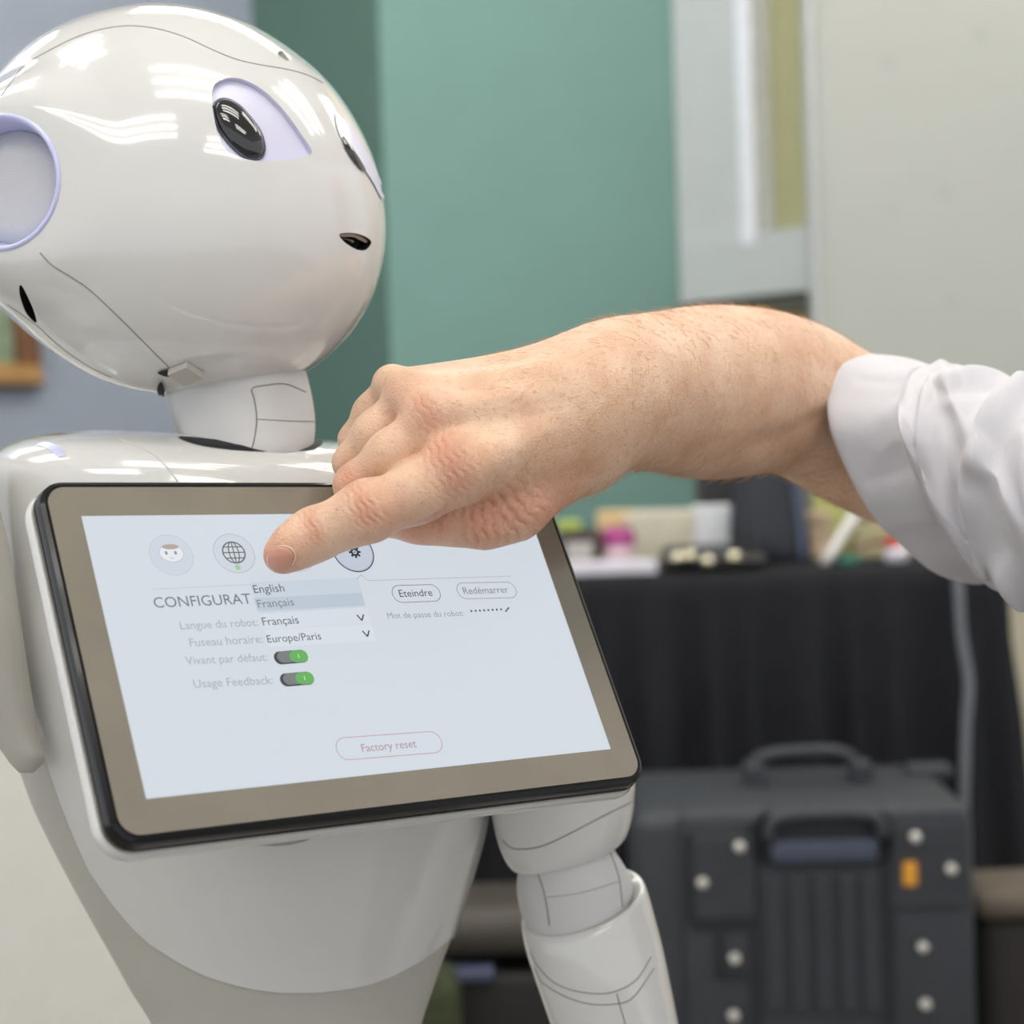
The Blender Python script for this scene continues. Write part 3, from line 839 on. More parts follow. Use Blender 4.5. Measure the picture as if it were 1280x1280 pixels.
# --- tablet on the chest (pose fitted to its four corners)
RT_ = np.array([[0.81705, -0.29624, 0.49464], [0.00828, 0.86384, 0.50369], [-0.5765, -0.40745, 0.70826]])
TT_ = np.array([-0.06332, -0.05256, -0.74511])
RTW = RC @ RT_
TTW = RC @ TT_ + CAM
def T(u, v, w=0.0):
    u, v, w = np.broadcast_arrays(np.asarray(u, float), np.asarray(v, float), np.asarray(w, float))
    return np.stack([u, v, w], -1) @ RTW.T + TTW
def S(px, py):
    """tablet-plane coordinates (metres) under a pixel"""
    r = W(px, py, 1.0) - CAM
    n = RTW[:, 2]
    k = ((TTW - CAM) @ n) / (r @ n)
    q = CAM + r * k - TTW
    return np.array([q @ RTW[:, 0], q @ RTW[:, 1]])
def rrect(hx, hy, r, n=12):
    P = []
    for cx, cy, a0 in ((hx - r, hy - r, 0), (-hx + r, hy - r, 90), (-hx + r, -hy + r, 180), (hx - r, -hy + r, 270)):
        for k in range(n + 1):
            a = math.radians(a0 + 90 * k / n)
            P.append((cx + r * math.cos(a), cy + r * math.sin(a)))
    return np.array(P)
def rr_loft(levels, n=12):
    V = []
    for (g, w) in levels:
        P = rrect(.1242 + g, .0768 + g, max(.0015, .0115 + g), n)
        V.append(T(P[:, 0], P[:, 1], w))
    m = len(P)
    return np.concatenate(V), grid_faces(len(levels), m) + [tuple(range(m)), tuple(range((len(levels) - 1) * m, len(levels) * m))]
M_BEZEL = mat('dark bezel glass', (130, 123, 110), .12, coat=1.0, var=.1, scale=14)
M_RIM = mat('black tablet rim', (12, 12, 14), .22, coat=.15, spec=.25)
M_CHROME = mat('chrome strip', (92, 86, 76), .2, .9)
tablet = obj('tablet', *rr_loft([(-.006, -.0135), (-.001, -.011), (0, -.0085), (0, -.004), (-.0006, -.0012), (-.0022, -.0002), (-.0034, -.0002)]), M_RIM, robot, angle=.5)
tablet['label'] = 'black rimmed tablet showing a settings page'
obj('back_shell', *rr_loft([(-.03, -.026), (-.012, -.021), (.0012, -.015), (.0016, -.012), (.0004, -.0098)]), M_SHELL, tablet, angle=.8)
obj('bezel', *rr_loft([(-.0034, -.0009), (-.0034, -.0001)]), M_BEZEL, tablet, smooth=False)
chv = [rrect(.1242 + g, .0768 + g, .0115 + g, 12) for g in (.0002, .0004, .0004, .0002)]
V = np.concatenate([T(P[:, 0], P[:, 1], w) for P, w in zip(chv, (-.0060, -.0063, -.0071, -.0074))])
obj('chrome_strip', V, grid_faces(4, len(chv[0])), M_CHROME, tablet)
# tablet stand from chest to back
pm = T(0, 0, -.015); nt_ = RTW[:, 2]
V, Fc = lathe([(.05, 0), (.045, -.03), (.05, -.09)], pm, nt_, 40)
obj('tablet_mount', V, Fc, M_MATTE, robot)

SW, SH = .217, .120
M_SCR = emit('screen white', (213, 221, 230), 1.0)
obj('screen', T(np.array([-SW, SW, SW, -SW]) / 2, np.array([-SH, -SH, SH, SH]) / 2, .00005), [(0, 1, 2, 3)], M_SCR, tablet, smooth=False)['label'] = 'lit bluish white settings screen'
LAY = [0.0001]
_em = {}
def tone(c):
    if c not in _em: _em[c] = emit('screen tone %d %d %d' % c, c, 1.0)
    return _em[c]
def flat(name, polys, c, w=None):
    """flat screen print; polys = list of (verts uv, faces)"""
    V, Fc = join([(np.column_stack([np.asarray(v)[:, 0], np.asarray(v)[:, 1], np.zeros(len(v))]), f) for v, f in polys])
    if w is None: LAY[0] += .000004; w = LAY[0]
    return obj(name, T(V[:, 0], V[:, 1], w), Fc, tone(c), tablet, smooth=False)
def ring(c, rx, ry, th, n=48, a0=0, a1=2 * PI):
    t = np.linspace(a0, a1, n + 1)
    I = np.column_stack([c[0] + (rx - th) * np.cos(t), c[1] + (ry - th) * np.sin(t)]); O = np.column_stack([c[0] + rx * np.cos(t), c[1] + ry * np.sin(t)])
    return np.concatenate([I, O]), [(k, n + 1 + k, n + 2 + k, k + 1) for k in range(n)]
def disc(c, rx, ry=None, n=40):
    t = np.arange(n) * 2 * PI / n
    return np.column_stack([c[0] + rx * np.cos(t), c[1] + (ry or rx) * np.sin(t)]), [tuple(range(n))]
def line(a, b, th):
    a, b = np.array(a), np.array(b); t = (b - a) / np.linalg.norm(b - a); n = np.array([-t[1], t[0]]) * th / 2
    return np.array([a - n, b - n, b + n, a + n]), [(0, 1, 2, 3)]
def quad(p): return np.array(p), [tuple(range(len(p)))]
def pill(a, b, h, th):
    """outlined pill between left and right end points"""
    a, b = np.array(a), np.array(b); L = np.linalg.norm(b - a); c = (a + b) / 2; t = (b - a) / L; n = np.array([-t[1], t[0]])
    P = rrect(L / 2, h / 2, h / 2 * .98, 10); Q = rrect(L / 2 - th, h / 2 - th, (h / 2 - th) * .98, 10)
    V = np.concatenate([c + P[:, :1] * t + P[:, 1:] * n, c + Q[:, :1] * t + Q[:, 1:] * n]); m = len(P)
    return V, [(k, (k + 1) % m, m + (k + 1) % m, m + k) for k in range(m)]
def solid_pill(a, b, h):
    V, Fc = pill(a, b, h, h * .2); m = len(V) // 2
    return V[:m], [tuple(range(m))]
def text(body, p0, p1, c, name='screen_text', hscale=1.0):
    """a line of flat lettering whose baseline runs between two pixels"""
    a, b = S(*p0), S(*p1)
    cu = bpy.data.curves.new('lettering', 'FONT'); cu.body = body; cu.resolution_u = 3
    o = bpy.data.objects.new('lettering', cu); COL.objects.link(o)
    dg = bpy.context.evaluated_depsgraph_get(); dg.update()
    me = bpy.data.meshes.new_from_object(o.evaluated_get(dg), depsgraph=dg)
    bpy.data.objects.remove(o); bpy.data.curves.remove(cu)
    v = np.array([q.co[:2] for q in me.vertices]); f = [tuple(p.vertices) for p in me.polygons]; bpy.data.meshes.remove(me)
    v[:, 0] -= v[:, 0].min()
    L = np.linalg.norm(b - a); k = L / v[:, 0].max(); t = (b - a) / L; n = np.array([-t[1], t[0]])
    uv = a + v[:, :1] * k * t + v[:, 1:] * k * hscale * n
    return flat(name, [(uv, f)], c)
G1, G2, G3, G4 = (128, 133, 140), (92, 98, 108), (168, 174, 184), (70, 76, 86)
mm = .001
# drop-down panels
flat('dropdown_panel', [quad([S(312, 728), S(447, 722), S(457, 759), S(324, 767)])], (204, 215, 226))
flat('dropdown_row', [quad([S(317, 748), S(452, 741), S(456, 757), S(322, 764)])], (190, 203, 216))
flat('select_box', [quad([S(325, 767), S(459, 759), S(463, 778), S(330, 787)])], (217, 225, 234))
flat('select_box', [quad([S(331, 788), S(464, 780), S(470, 801), S(336, 809)])], (219, 227, 235))
text('CONFIGURAT', (193.5, 760), (315, 754.5), (112, 118, 128))
text('English', (318, 741.5), (356, 739.5), G2)
text('Français', (323, 760), (368, 757), G1)
text('Langue du robot:', (226, 787), (323, 782.5), G3)
text('Français', (329, 782), (374, 779.5), G2)
text('Fuseau horaire:', (238, 808.5), (329, 803.5), G3)
text('Europe/Paris', (335, 803.5), (402, 799.5), G2)
text('Vivant par défaut:', (233, 831), (335, 826), G3)
text('Usage Feedback:', (243, 860), (342, 855), G3)
text('Eteindre', (500, 746.5), (541, 745), (66, 72, 84))
text('Redémarrer', (580, 743), (636, 741), G1)
text('Mot de passe du robot:', (485, 773.5), (580, 770), (150, 157, 168))
text('Factory reset', (453, 940), (521, 934), (176, 140, 148))
flat('button_outline', [pill(S(490, 743), S(550, 741), .0085, .0003)], (110, 116, 132))
flat('button_outline', [pill(S(571, 739), S(645, 737.5), .0082, .0003)], (140, 146, 158))
flat('button_outline', [pill(S(420, 937), S(552, 927), .0098, .0003)], (198, 142, 150))
for y in ((451, 772), (458, 792)):
    c = S(*y); flat('chevron', [line(c + [-.0016, .0013], c + [0, -.0015], .0006), line(c + [.0016, .0013], c + [0, -.0015], .0006)], (52, 58, 70))
flat('divider_line', [line(S(190, 737), S(313, 731), .0002)], (178, 186, 196))
flat('divider_line', [line(S(446, 724), S(451, 719), .0002), line(S(451, 719), S(460, 726), .0002), line(S(460, 726), S(638, 720.5), .0002)], (150, 160, 174))
for k in range(8):
    pass
flat('password_dots', [disc(S(589 + 5.3 * k, 764 - .28 * k), .00055, n=12) for k in range(8)], (84, 90, 100))
flat('pencil_icon', [line(S(631.5, 765), S(636, 759.5), .0007)], (90, 96, 106))
# toggles
for (x, y) in ((364, 821), (371.5, 848.5)):
    a, b = S(x - 21, y + 1.2), S(x + 20.5, y - 1.2)
    flat('toggle_switch', [solid_pill(a + [-.0003, -.0004], b, .0058)], (58, 60, 66))
    m_ = a + (b - a) * .30
    flat('toggle_grey', [solid_pill(a + (b - a) * .08, a + (b - a) * .62, .0050)], (120, 124, 124))
    flat('toggle_green', [solid_pill(a + (b - a) * .45, b, .0054)], (100, 178, 92))
    flat('toggle_mark', [line(a + (b - a) * .72 + [0, .0009], a + (b - a) * .72 - [0, .0009], .0003)], (230, 240, 232))
# icons
for (x, y, r, c, th) in ((214, 694, .0094, (186, 190, 198), .0002), (292.5, 692, .0092, (160, 166, 176), .00022), (368, 691, .0092, (170, 178, 190), .0002)):
    p = S(x, y)
    flat('icon_disc', [disc(p, r)], (206, 215, 225) if x < 300 else (208, 218, 229))
    flat('icon_ring', [ring(p, r, r, th)], c)
p = S(214, 692)
flat('face_icon', [disc(p, .0052, .0040)], (232, 235, 240)); flat('face_outline', [ring(p, .0053, .0041, .00018)], (160, 162, 166))
flat('face_hair', [disc(p + [0.0002, .0030], .0036, .0012)], (176, 166, 156))
flat('face_eyes', [disc(p + [-.0022, 0.0002], .0006, .0009, 14), disc(p + [.0018, .0002], .0006, .0009, 14), line(p + [-.0012, -.0022], p + [.0008, -.0022], .0002)], (140, 142, 152))
p = S(292, 691)
flat('globe_icon', [ring(p, .0052, .0052, .0006)] + [ring(p, .0024, .0052, .0005), line(p - [.0052, 0], p + [.0052, 0], .0005), line(p - [0, .0052], p + [0, .0052], .0005),
     line(p + [-.0043, .0026], p + [.0043, .0026], .0005), line(p + [-.0043, -.0026], p + [.0043, -.0026], .0005)], (98, 100, 104))
flat('globe_dot', [disc(S(297, 709.5), .0013)], (160, 205, 158))
p = S(441, 690)
flat('icon_disc', [disc(p, .0098)], (196, 206, 220)); flat('icon_ring', [ring(p, .0100, .0100, .00055)], (62, 72, 88)); flat('icon_inner_ring', [ring(p, .0092, .0092, .0002)], (168, 178, 194))
p = S(443, 690.5)
flat('gear_icon', [ring(p, .0020, .0020, .0010), disc(p, .0004)] + [line(p + np.array([math.cos(k * PI / 4), math.sin(k * PI / 4)]) * .0017, p + np.array([math.cos(k * PI / 4), math.sin(k * PI / 4)]) * .0029, .0010) for k in range(8)], (40, 48, 60))
p = S(437, 683)
flat('gear_icon', [ring(p, .0010, .0010, .0005)] + [line(p + np.array([math.cos(k * PI / 3), math.sin(k * PI / 3)]) * .0009, p + np.array([math.cos(k * PI / 3), math.sin(k * PI / 3)]) * .0016, .0006) for k in range(6)], (60, 68, 80))
p = S(639, 671)
flat('close_ring', [ring(p, .0042, .0042, .0002)], (176, 184, 196)); flat('close_cross', [line(p + [-.0014, -.0014], p + [.0014, .0014], .0004), line(p + [-.0014, .0014], p + [.0014, -.0014], .0004)], (100, 108, 120))
# ------------------------------------------------------------------ person: bare right forearm and hand, white shirt
def sph(px, py, d, r):
    """joint: point on the limb axis and radius given in photograph pixels at its distance"""
    return W(px, py, d), r * d / F

def rcone(P, a, b):
    (A, ra), (B, rb) = a, b
    ba = B - A
    t = np.clip(((P - A) @ ba) / (ba @ ba), 0, 1)
    q = P - A - t[:, None] * ba
    return np.sqrt((q * q).sum(1)) - (ra + (rb - ra) * t)

def smin(a, b, k):
    h = np.clip(0.5 + 0.5 * (b - a) / k, 0, 1)
    return b + (a - b) * h - k * h * (1 - h)

def chain(P, js, k):
    D = None
    for a, b in zip(js[:-1], js[1:]):
        q = rcone(P, a, b)
        D = q if D is None else smin(D, q, k)
    return D

J = {}
J['index'] = [sph(574, 592, .742, 41), sph(520, 616, .737, 36), sph(459, 641, .733, 34), sph(425, 655, .734, 30), sph(393, 669, .735, 29), sph(366, 684, .7325, 26.5), sph(351, 695, .7315, 21)]
J['middle'] = [sph(540, 530, .752, 33), sph(490, 570, .750, 30.5), sph(446, 607, .756, 26), sph(478, 640, .772, 25), sph(520, 645, .775, 22)]
J['ring'] = [sph(512, 500, .765, 29), sph(468, 542, .768, 24.5), sph(440, 578, .774, 21), sph(478, 620, .778, 22), sph(520, 628, .783, 20)]
J['little'] = [sph(491, 484, .780, 24), sph(464, 516, .787, 20), sph(444, 550, .793, 18), sph(474, 592, .772, 19), sph(505, 605, .775, 17)]
J['thumb'] = [sph(690, 592, .785, 44), sph(640, 632, .772, 41), sph(604, 646, .767, 36), sph(560, 648, .764, 29.5), sph(524, 650, .766, 25), sph(492, 652, .772, 21)]
WR = sph(738, 507, .80, 72)
ARM = [sph(716, 514, .790, 72), sph(738, 506, .80, 72), sph(766, 493, .815, 76), sph(796, 490, .835, 80), sph(838, 490, .86, 87), sph(880, 491, .885, 94), sph(918, 490, .905, 91), sph(955, 488, .92, 84), sph(992, 495, .935, 78), sph(1030, 516, .943, 75), sph(1075, 545, .945, 76), sph(1130, 576, .94, 72), sph(1230, 598, .91, 72), sph(1400, 640, .84, 84)]
PALM = [(sph(572, 586, .744, 42), sph(716, 540, .792, 58)), (sph(540, 522, .752, 31), sph(720, 520, .792, 62)), (sph(512, 498, .764, 27), sph(720, 505, .800, 62)), (sph(492, 484, .779, 23), sph(728, 492, .81, 58)), (sph(600, 600, .765, 40), sph(710, 560, .80, 60))]
KNUCK = [(sph(566, 578, .7365, 30), .010), (sph(536, 515, .7475, 30), .008), (sph(509, 490, .760, 25), .007), (sph(489, 478, .774, 20), .006), (sph(459, 636, .7325, 34), .006), (sph(392, 667, .735, 29.5), .005)]
TEND = [(sph(590, 585, .735, 8), sph(700, 530, .768, 7)), (sph(550, 515, .743, 8), sph(690, 492, .768, 7)), (sph(520, 487, .757, 8), sph(690, 470, .772, 8))]

def body(P):
    D = chain(P, ARM, .020)
    for a, b in PALM:
        D = smin(D, rcone(P, a, b), .014)
    D = smin(D, chain(P, J['thumb'], .008), .005)
    for f, k in (('little', .0022), ('ring', .0016), ('middle', .0016), ('index', .003)):
        D = smin(D, chain(P, J[f], .006), k)
    for (c, r), k in KNUCK:
        D = smin(D, np.linalg.norm(P - c, axis=1) - r, k)
    for a, b in TEND:
        D = smin(D, rcone(P, a, b), .010)
    return D

def surface_net(f, lo, hi, h, margin=.05):
    """mesh of f = 0 on a grid, evaluated finely only near the surface"""
    B = 8
    n = (np.ceil((hi - lo) / h / B).astype(int)) * B + 1
    G = np.full(n, 1.0, np.float32)
    nb_ = (n - 1) // B
    ci = np.stack(np.meshgrid(*[np.arange(k) for k in nb_], indexing='ij'), -1).reshape(-1, 3)
    cc = lo + (ci * B + B / 2) * h
    fc = f(cc)
    near = np.abs(fc) < h * B * 1.0 + .012
    G_sign = np.where(fc < 0, -1.0, 1.0)
    for (i, j, k), s in zip(ci[(~near) & (fc < 0)], G_sign):
        G[i * B:i * B + B + 1, j * B:j * B + B + 1, k * B:k * B + B + 1] = -1.0
    loc = np.stack(np.meshgrid(*[np.arange(B + 1)] * 3, indexing='ij'), -1).reshape(-1, 3)
    act = ci[near]
    for c0 in range(0, len(act), 400):
        blk = act[c0:c0 + 400]
        idx = (blk[:, None] * B + loc[None]).reshape(-1, 3)
        G[idx[:, 0], idx[:, 1], idx[:, 2]] = f(lo + idx * h)
    m = n - 1
    cs = [G[a:a + m[0], b:b + m[1], c:c + m[2]] for a in (0, 1) for b in (0, 1) for c in (0, 1)]
    neg = sum((c < 0).astype(np.int8) for c in cs)
    cell = (neg > 0) & (neg < 8)
    ids = np.full(m, -1, np.int64)
    cidx = np.argwhere(cell)
    ids[cell] = np.arange(len(cidx))
    V = lo + (cidx + 0.5) * h
    for _ in range(2):
        e = h * .3
        d0 = f(V)
        g = np.stack([f(V + np.eye(3)[k] * e) - d0 for k in range(3)], 1) / e
        V = V - np.clip(d0 / np.maximum((g * g).sum(1), .2), -h * .6, h * .6)[:, None] * g
    Fc = []
    for ax in range(3):
        a, b = [q for q in range(3) if q != ax]
        sl0 = [slice(1, m[q]) for q in range(3)]; sl0[ax] = slice(0, m[ax])
        sl1 = list(sl0); sl1[ax] = slice(1, m[ax] + 1)
        ch = (G[tuple(sl0)] < 0) != (G[tuple(sl1)] < 0)
        p = np.argwhere(ch); o = np.array([1, 1, 1]); o[ax] = 0
        p = p + o
        ea, eb = np.eye(3, dtype=int)[a], np.eye(3, dtype=int)[b]
        q = [ids[tuple((p - x).T)] for x in (ea * 0, ea, ea + eb, eb)]
        Fc.append(np.stack(q, 1))
    Fc = np.concatenate(Fc)
    Fc = Fc[(Fc >= 0).all(1)]
    return V, Fc

pts_all = np.array([p for js in list(J.values()) + [ARM] for p, r in js])
lo_, hi_ = pts_all.min(0) - .03, pts_all.max(0) + .07
hi_[0] = W(1330, 600, .86)[0]
lo_[0] = W(320, 700, .735)[0] - .004
lo_[2] = min(p[2] - r for p, r in ARM + J['thumb'] + J['index']) - .004
hi_[2] = max(p[2] + r for p, r in ARM[:-1]) + .004
lo_[1] = min(p[1] - r for p, r in J['index'] + J['middle'] + ARM) - .004
hi_[1] = max(p[1] + r for p, r in ARM) + .004
AV, AF = surface_net(body, lo_, hi_, .0012)
# finer faces on the hand
bm = bmesh.new()
vs_ = [bm.verts.new(v) for v in AV.tolist()]
for f in AF.tolist():
    try: bm.faces.new([vs_[i] for i in f])
    except ValueError: pass
xh = W(735, 520, .80)[0]
ed = [e for e in bm.edges if e.verts[0].co.x < xh and e.verts[1].co.x < xh]
bmesh.ops.subdivide_edges(bm, edges=ed, cuts=1, use_grid_fill=True)
bm.verts.index_update()
AV = np.array([v.co[:] for v in bm.verts]); AF = [tuple(v.index for v in f.verts) for f in bm.faces]
bm.free()
def grad(P, e=.0004):
    d0 = body(P)
    g = np.stack([body(P + np.eye(3)[k] * e) - d0 for k in range(3)], 1)
    return g / (np.linalg.norm(g, axis=1)[:, None] + 1e-12)
AV = AV - np.clip(body(AV), -.0006, .0006)[:, None] * grad(AV)
AN = grad(AV)
# skin folds over the joints (dorsal side) and along the thumb web
view = (CAM - AV); view /= np.linalg.norm(view, axis=1)[:, None]
dors = np.clip((AN * view).sum(1) * 1.6, 0, 1)
disp = np.zeros(len(AV)); red = np.zeros(len(AV))
def crease(px, py, d, dirpx, lam, amp, along, across, phase=0.0):
    c = W(px, py, d)
    e1 = W(px + dirpx[0], py + dirpx[1], d) - c; e1 /= np.linalg.norm(e1)
    vz_ = (CAM - c) / np.linalg.norm(CAM - c)
    e2 = np.cross(vz_, e1)
    rel = AV - c
    u, v = rel @ e1, rel @ e2
    z = rel @ vz_
    m = np.exp(-(u / along) ** 2 - (v / across) ** 4) * (np.abs(z) < .022)
    wob = .0006 * np.sin(v * 900 + phase) + .10 * v * v / .01
    return m * amp * (np.abs(np.sin(PI * (u + wob) / lam)) ** .6 - 1) * dors, m
for a in ((455, 632, .722, (-62, 26), .0030, .0016, .0062, .010, .3), (391, 660, .724, (-60, 27), .0026, .0010, .0040, .008, 1.), (562, 580, .728, (-62, 26), .0034, .0011, .010, .015, 2.),
          (604, 652, .755, (-60, 8), .0044, .0016, .016, .012, .9), (548, 650, .752, (-60, 4), .0034, .0012, .009, .008, .2), (640, 640, .757, (-50, 40), .0050, .0015, .014, .012, .5),
          (533, 512, .74, (-50, 36), .0034, .0006, .006, .010, .7), (436, 600, .745, (-40, 34), .0022, .0004, .005, .008, .1)):
    dd, m_ = crease(*a)
    disp += dd
    red = np.maximum(red, m_ * .9)
for px, py, d, s in ((575, 585, .735, .010), (537, 517, .745, .009), (508, 495, .757, .008), (345, 700, .732, .014), (440, 610, .75, .010), (520, 655, .76, .016), (690, 640, .77, .02), (470, 640, .73, .012), (610, 650, .76, .018)):
    red = np.maximum(red, np.exp(-((AV - W(px, py, d)) ** 2).sum(1) / (s * s)))
red *= (AV[:, 0] < xh + .02)
apx = to_px(AV)
def px_dist(P, line, n=60):
    q = spline(line, n)
    best = np.full(len(P), 1e9)
    for a, b in zip(q[:-1], q[1:]):
        ab = b - a
        t = np.clip(((P - a) @ ab) / (ab @ ab + 1e-9), 0, 1)
        best = np.minimum(best, np.hypot(*(P - a - t[:, None] * ab).T))
    return best
for ln_, sg, am in (([(948, 556), (975, 548), (1000, 537), (1030, 522)], 12, .0028), ([(1000, 556), (1035, 540)], 8, .0012)):
    disp -= am * np.exp(-(px_dist(apx, ln_) / sg) ** 2) * dors
AV = AV + AN * disp[:, None]

# skin material
M_SKIN = bpy.data.materials.new('skin')
M_SKIN.use_nodes = True
nt = M_SKIN.node_tree; bs = nt.nodes['Principled BSDF']; L = nt.links.new
bs.inputs['Roughness'].default_value = .46
bs.inputs['Specular IOR Level'].default_value = .42
bs.inputs['Subsurface Weight'].default_value = .12
bs.inputs['Subsurface Radius'].default_value = (.004, .0018, .001)
bs.inputs['Subsurface Scale'].default_value = .6
tc = nt.nodes.new('ShaderNodeTexCoord')
def noise(scale, detail=4, dist=0.0):
    n = nt.nodes.new('ShaderNodeTexNoise'); n.inputs['Scale'].default_value = scale; n.inputs['Detail'].default_value = detail; n.inputs['Distortion'].default_value = dist
    L(tc.outputs['Object'], n.inputs['Vector']); return n
def ramp(src, p0, c0, p1, c1):
    r = nt.nodes.new('ShaderNodeValToRGB'); e = r.color_ramp.elements
    e[0].position, e[0].color, e[1].position, e[1].color = p0, c0, p1, c1
    L(src, r.inputs['Fac']); return r
base = ramp(noise(45, 5).outputs['Fac'], .32, lin((214, 172, 142)), .68, lin((232, 198, 170)))
fre = ramp(noise(420, 2).outputs['Fac'], .58, (0, 0, 0, 1), .74, (1, 1, 1, 1))
m1 = nt.nodes.new('ShaderNodeMixRGB'); m1.inputs[2].default_value = lin((196, 148, 116))
fm = nt.nodes.new('ShaderNodeMath'); fm.operation = 'MULTIPLY'; fm.inputs[1].default_value = .55
L(fre.outputs['Color'], fm.inputs[0]); L(fm.outputs[0], m1.inputs[0]); L(base.outputs['Color'], m1.inputs[1])
at = nt.nodes.new('ShaderNodeAttribute'); at.attribute_name = 'redness'
m2 = nt.nodes.new('ShaderNodeMixRGB'); m2.inputs[2].default_value = lin((206, 132, 108))
rm = nt.nodes.new('ShaderNodeMath'); rm.operation = 'MULTIPLY'; rm.inputs[1].default_value = .62
L(at.outputs['Fac'], rm.inputs[0]); L(rm.outputs[0], m2.inputs[0]); L(m1.outputs['Color'], m2.inputs[1]); L(m2.outputs['Color'], bs.inputs['Base Color'])
vor = nt.nodes.new('ShaderNodeTexVoronoi'); vor.inputs['Scale'].default_value = 620; vor.feature = 'DISTANCE_TO_EDGE'
L(tc.outputs['Object'], vor.inputs['Vector'])
hs = nt.nodes.new('ShaderNodeMath'); hs.operation = 'MULTIPLY_ADD'; hs.inputs[1].default_value = 1.6
L(vor.outputs['Distance'], hs.inputs[0]); L(noise(260, 6, .6).outputs['Fac'], hs.inputs[2])
bp = nt.nodes.new('ShaderNodeBump'); bp.inputs['Strength'].default_value = .3; bp.inputs['Distance'].default_value = .0010
L(hs.outputs[0], bp.inputs['Height']); L(bp.outputs['Normal'], bs.inputs['Normal'])

person = obj('person', AV, AF, M_SKIN, None, origin=W(1000, 560, .93))
props(person, 'person in a white shirt with rolled sleeve, bare arm pointing at the tablet', 'person')
me = person.data
att = me.attributes.new('redness', 'FLOAT', 'POINT'); att.data.foreach_set('value', red.astype(np.float32))
abv = bvh_of(AV, AF)
# fingernail
FALL[0] = .735
NAIL = [(335.5, 694), (339, 688), (346, 685), (356, 684), (365, 689), (367, 697), (362, 707), (353, 713), (345, 713.5), (338.5, 708), (335, 701)]
nail = obj('fingernail', *patch(abv, NAIL, 40, 8, lift=.0005, dome=.0007, power=.5), mat('fingernail', (200, 142, 122), .26, coat=.3, var=.06, scale=200), person)
nail['label'] = 'short pinkish fingernail of the pointing finger'
obj('nail_edge', *tube(trace(abv, [(336, 695), (335.5, 702), (339, 709), (345, 714)], 24, .0003), .0005, 6), mat('nail edge', (226, 196, 176), .3), nail)

obj('cuticle', *tube(trace(abv, [(347, 684), (357, 683), (366, 688), (369, 697), (364, 707)], 24, .0001), .00045, 6), mat('pale cuticle', (226, 190, 166), .45), nail)

# fine hairs on forearm and back of the hand
hair = bpy.data.hair_curves.new('arm_hair')
fac = np.array([len(f) for f in AF])
cen = np.array([AV[list(f)].mean(0) for f in AF]); 
nrm_ = np.array([AN[f[0]] for f in AF])
pxc = to_px(cen)
w_h = np.where(pxc[:, 0] > 735, 4.0, np.where(pxc[:, 0] > 600, 1.0, .0)) * (pxc[:, 0] < 1075)
w_h *= (pxc[:, 1] < 640) * np.where(fac == 4, 1, .6)
w_h = w_h / w_h.sum()
NH = 4200
pick = rng.choice(len(AF), NH, p=w_h)
hand_dir = W(600, 640, .75) - W(900, 490, .88); hand_dir /= np.linalg.norm(hand_dir)
hair.add_curves([4] * NH)
pos = np.zeros((NH, 4, 3))
org = ORIGIN[person.name]
n0 = nrm_[pick]
tdir = hand_dir + rng.normal(0, .45, (NH, 3)) + np.array([0, 0, -.25])
tdir -= (tdir * n0).sum(1)[:, None] * n0
tdir /= np.linalg.norm(tdir, axis=1)[:, None]
Lh = rng.uniform(.004, .0105, NH)[:, None] * np.where(pxc[pick, 0] > 735, 1, .7)[:, None]
for k in range(4):
    t = k / 3
    pos[:, k] = cen[pick] - org + tdir * Lh * t + n0 * Lh * (.38 * t - .16 * t * t)
hair.points.foreach_set('position', pos.reshape(-1).astype(np.float32)) if False else hair.attributes['position'].data.foreach_set('vector', pos.reshape(-1).astype(np.float32))
ra_ = hair.attributes.get('radius') or hair.attributes.new('radius', 'FLOAT', 'POINT')
ra_.data.foreach_set('value', np.tile([.00006, .00005, .00004, .00001], NH).astype(np.float32))
hair.materials.append(mat('arm hair', (196, 146, 96), .5))
ho_ = bpy.data.objects.new('arm_hair', hair); COL.objects.link(ho_); ho_.parent = person
ho_['kind'] = 'stuff'; ho_['label'] = 'fine light brown arm hair'

# shirt sleeve: rolled cuff and folded sleeve, as rings round the upper arm
M_SHIRT = mat('white shirt cotton', (208, 206, 211), .8, var=.015, scale=90, bump=.10, bscale=900)
M_SHIRT2 = mat('pale lilac shirt edge', (222, 222, 238), .8, var=.015, scale=90, bump=.1, bscale=900)
def rings(secs, rows, n, fold=None, caps=False):
    """sections (topx,topy,botx,boty,nearx,neary,depth,thick): rings through top, near and bottom points"""
    S_ = np.array(secs, float)
    key = np.arange(len(S_)) * 100.0
    dn = spline(np.column_stack([key, 0 * key, S_]), rows)[:, 2:]
    V = []
    t = np.arange(n) * 2 * PI / n
    for i, (tx, ty, bx, by, nx, ny, d, th) in enumerate(dn):
        cx, cy = (tx + bx) / 2, (ty + by) / 2
        mx, my = (tx - bx) / 2, (ty - by) / 2
        st, ct = np.sin(t), np.cos(t)
        ex = np.sign(ct) * np.abs(ct) ** .92
        f = np.zeros(n) if fold is None else fold(i / (rows - 1), t)
        V.append(W(cx + mx * ct * 1 + (nx - cx) * st, cy + my * ct + (ny - cy) * st, d - (th + f) * st - 0 * ex) + 0)
        c = W(cx, cy, d)
        rad_ = V[-1] - c
        V[-1] = c + rad_ * (1 + f / (np.linalg.norm(rad_, axis=1) + 1e-9))[:, None]
    return np.concatenate(V), grid_faces(rows, n)
def cuff_fold(u, t):
    return .0007 * np.sin(9 * t + 3 * u) + .0009 * np.sin(5 * t + 14 * u) * u
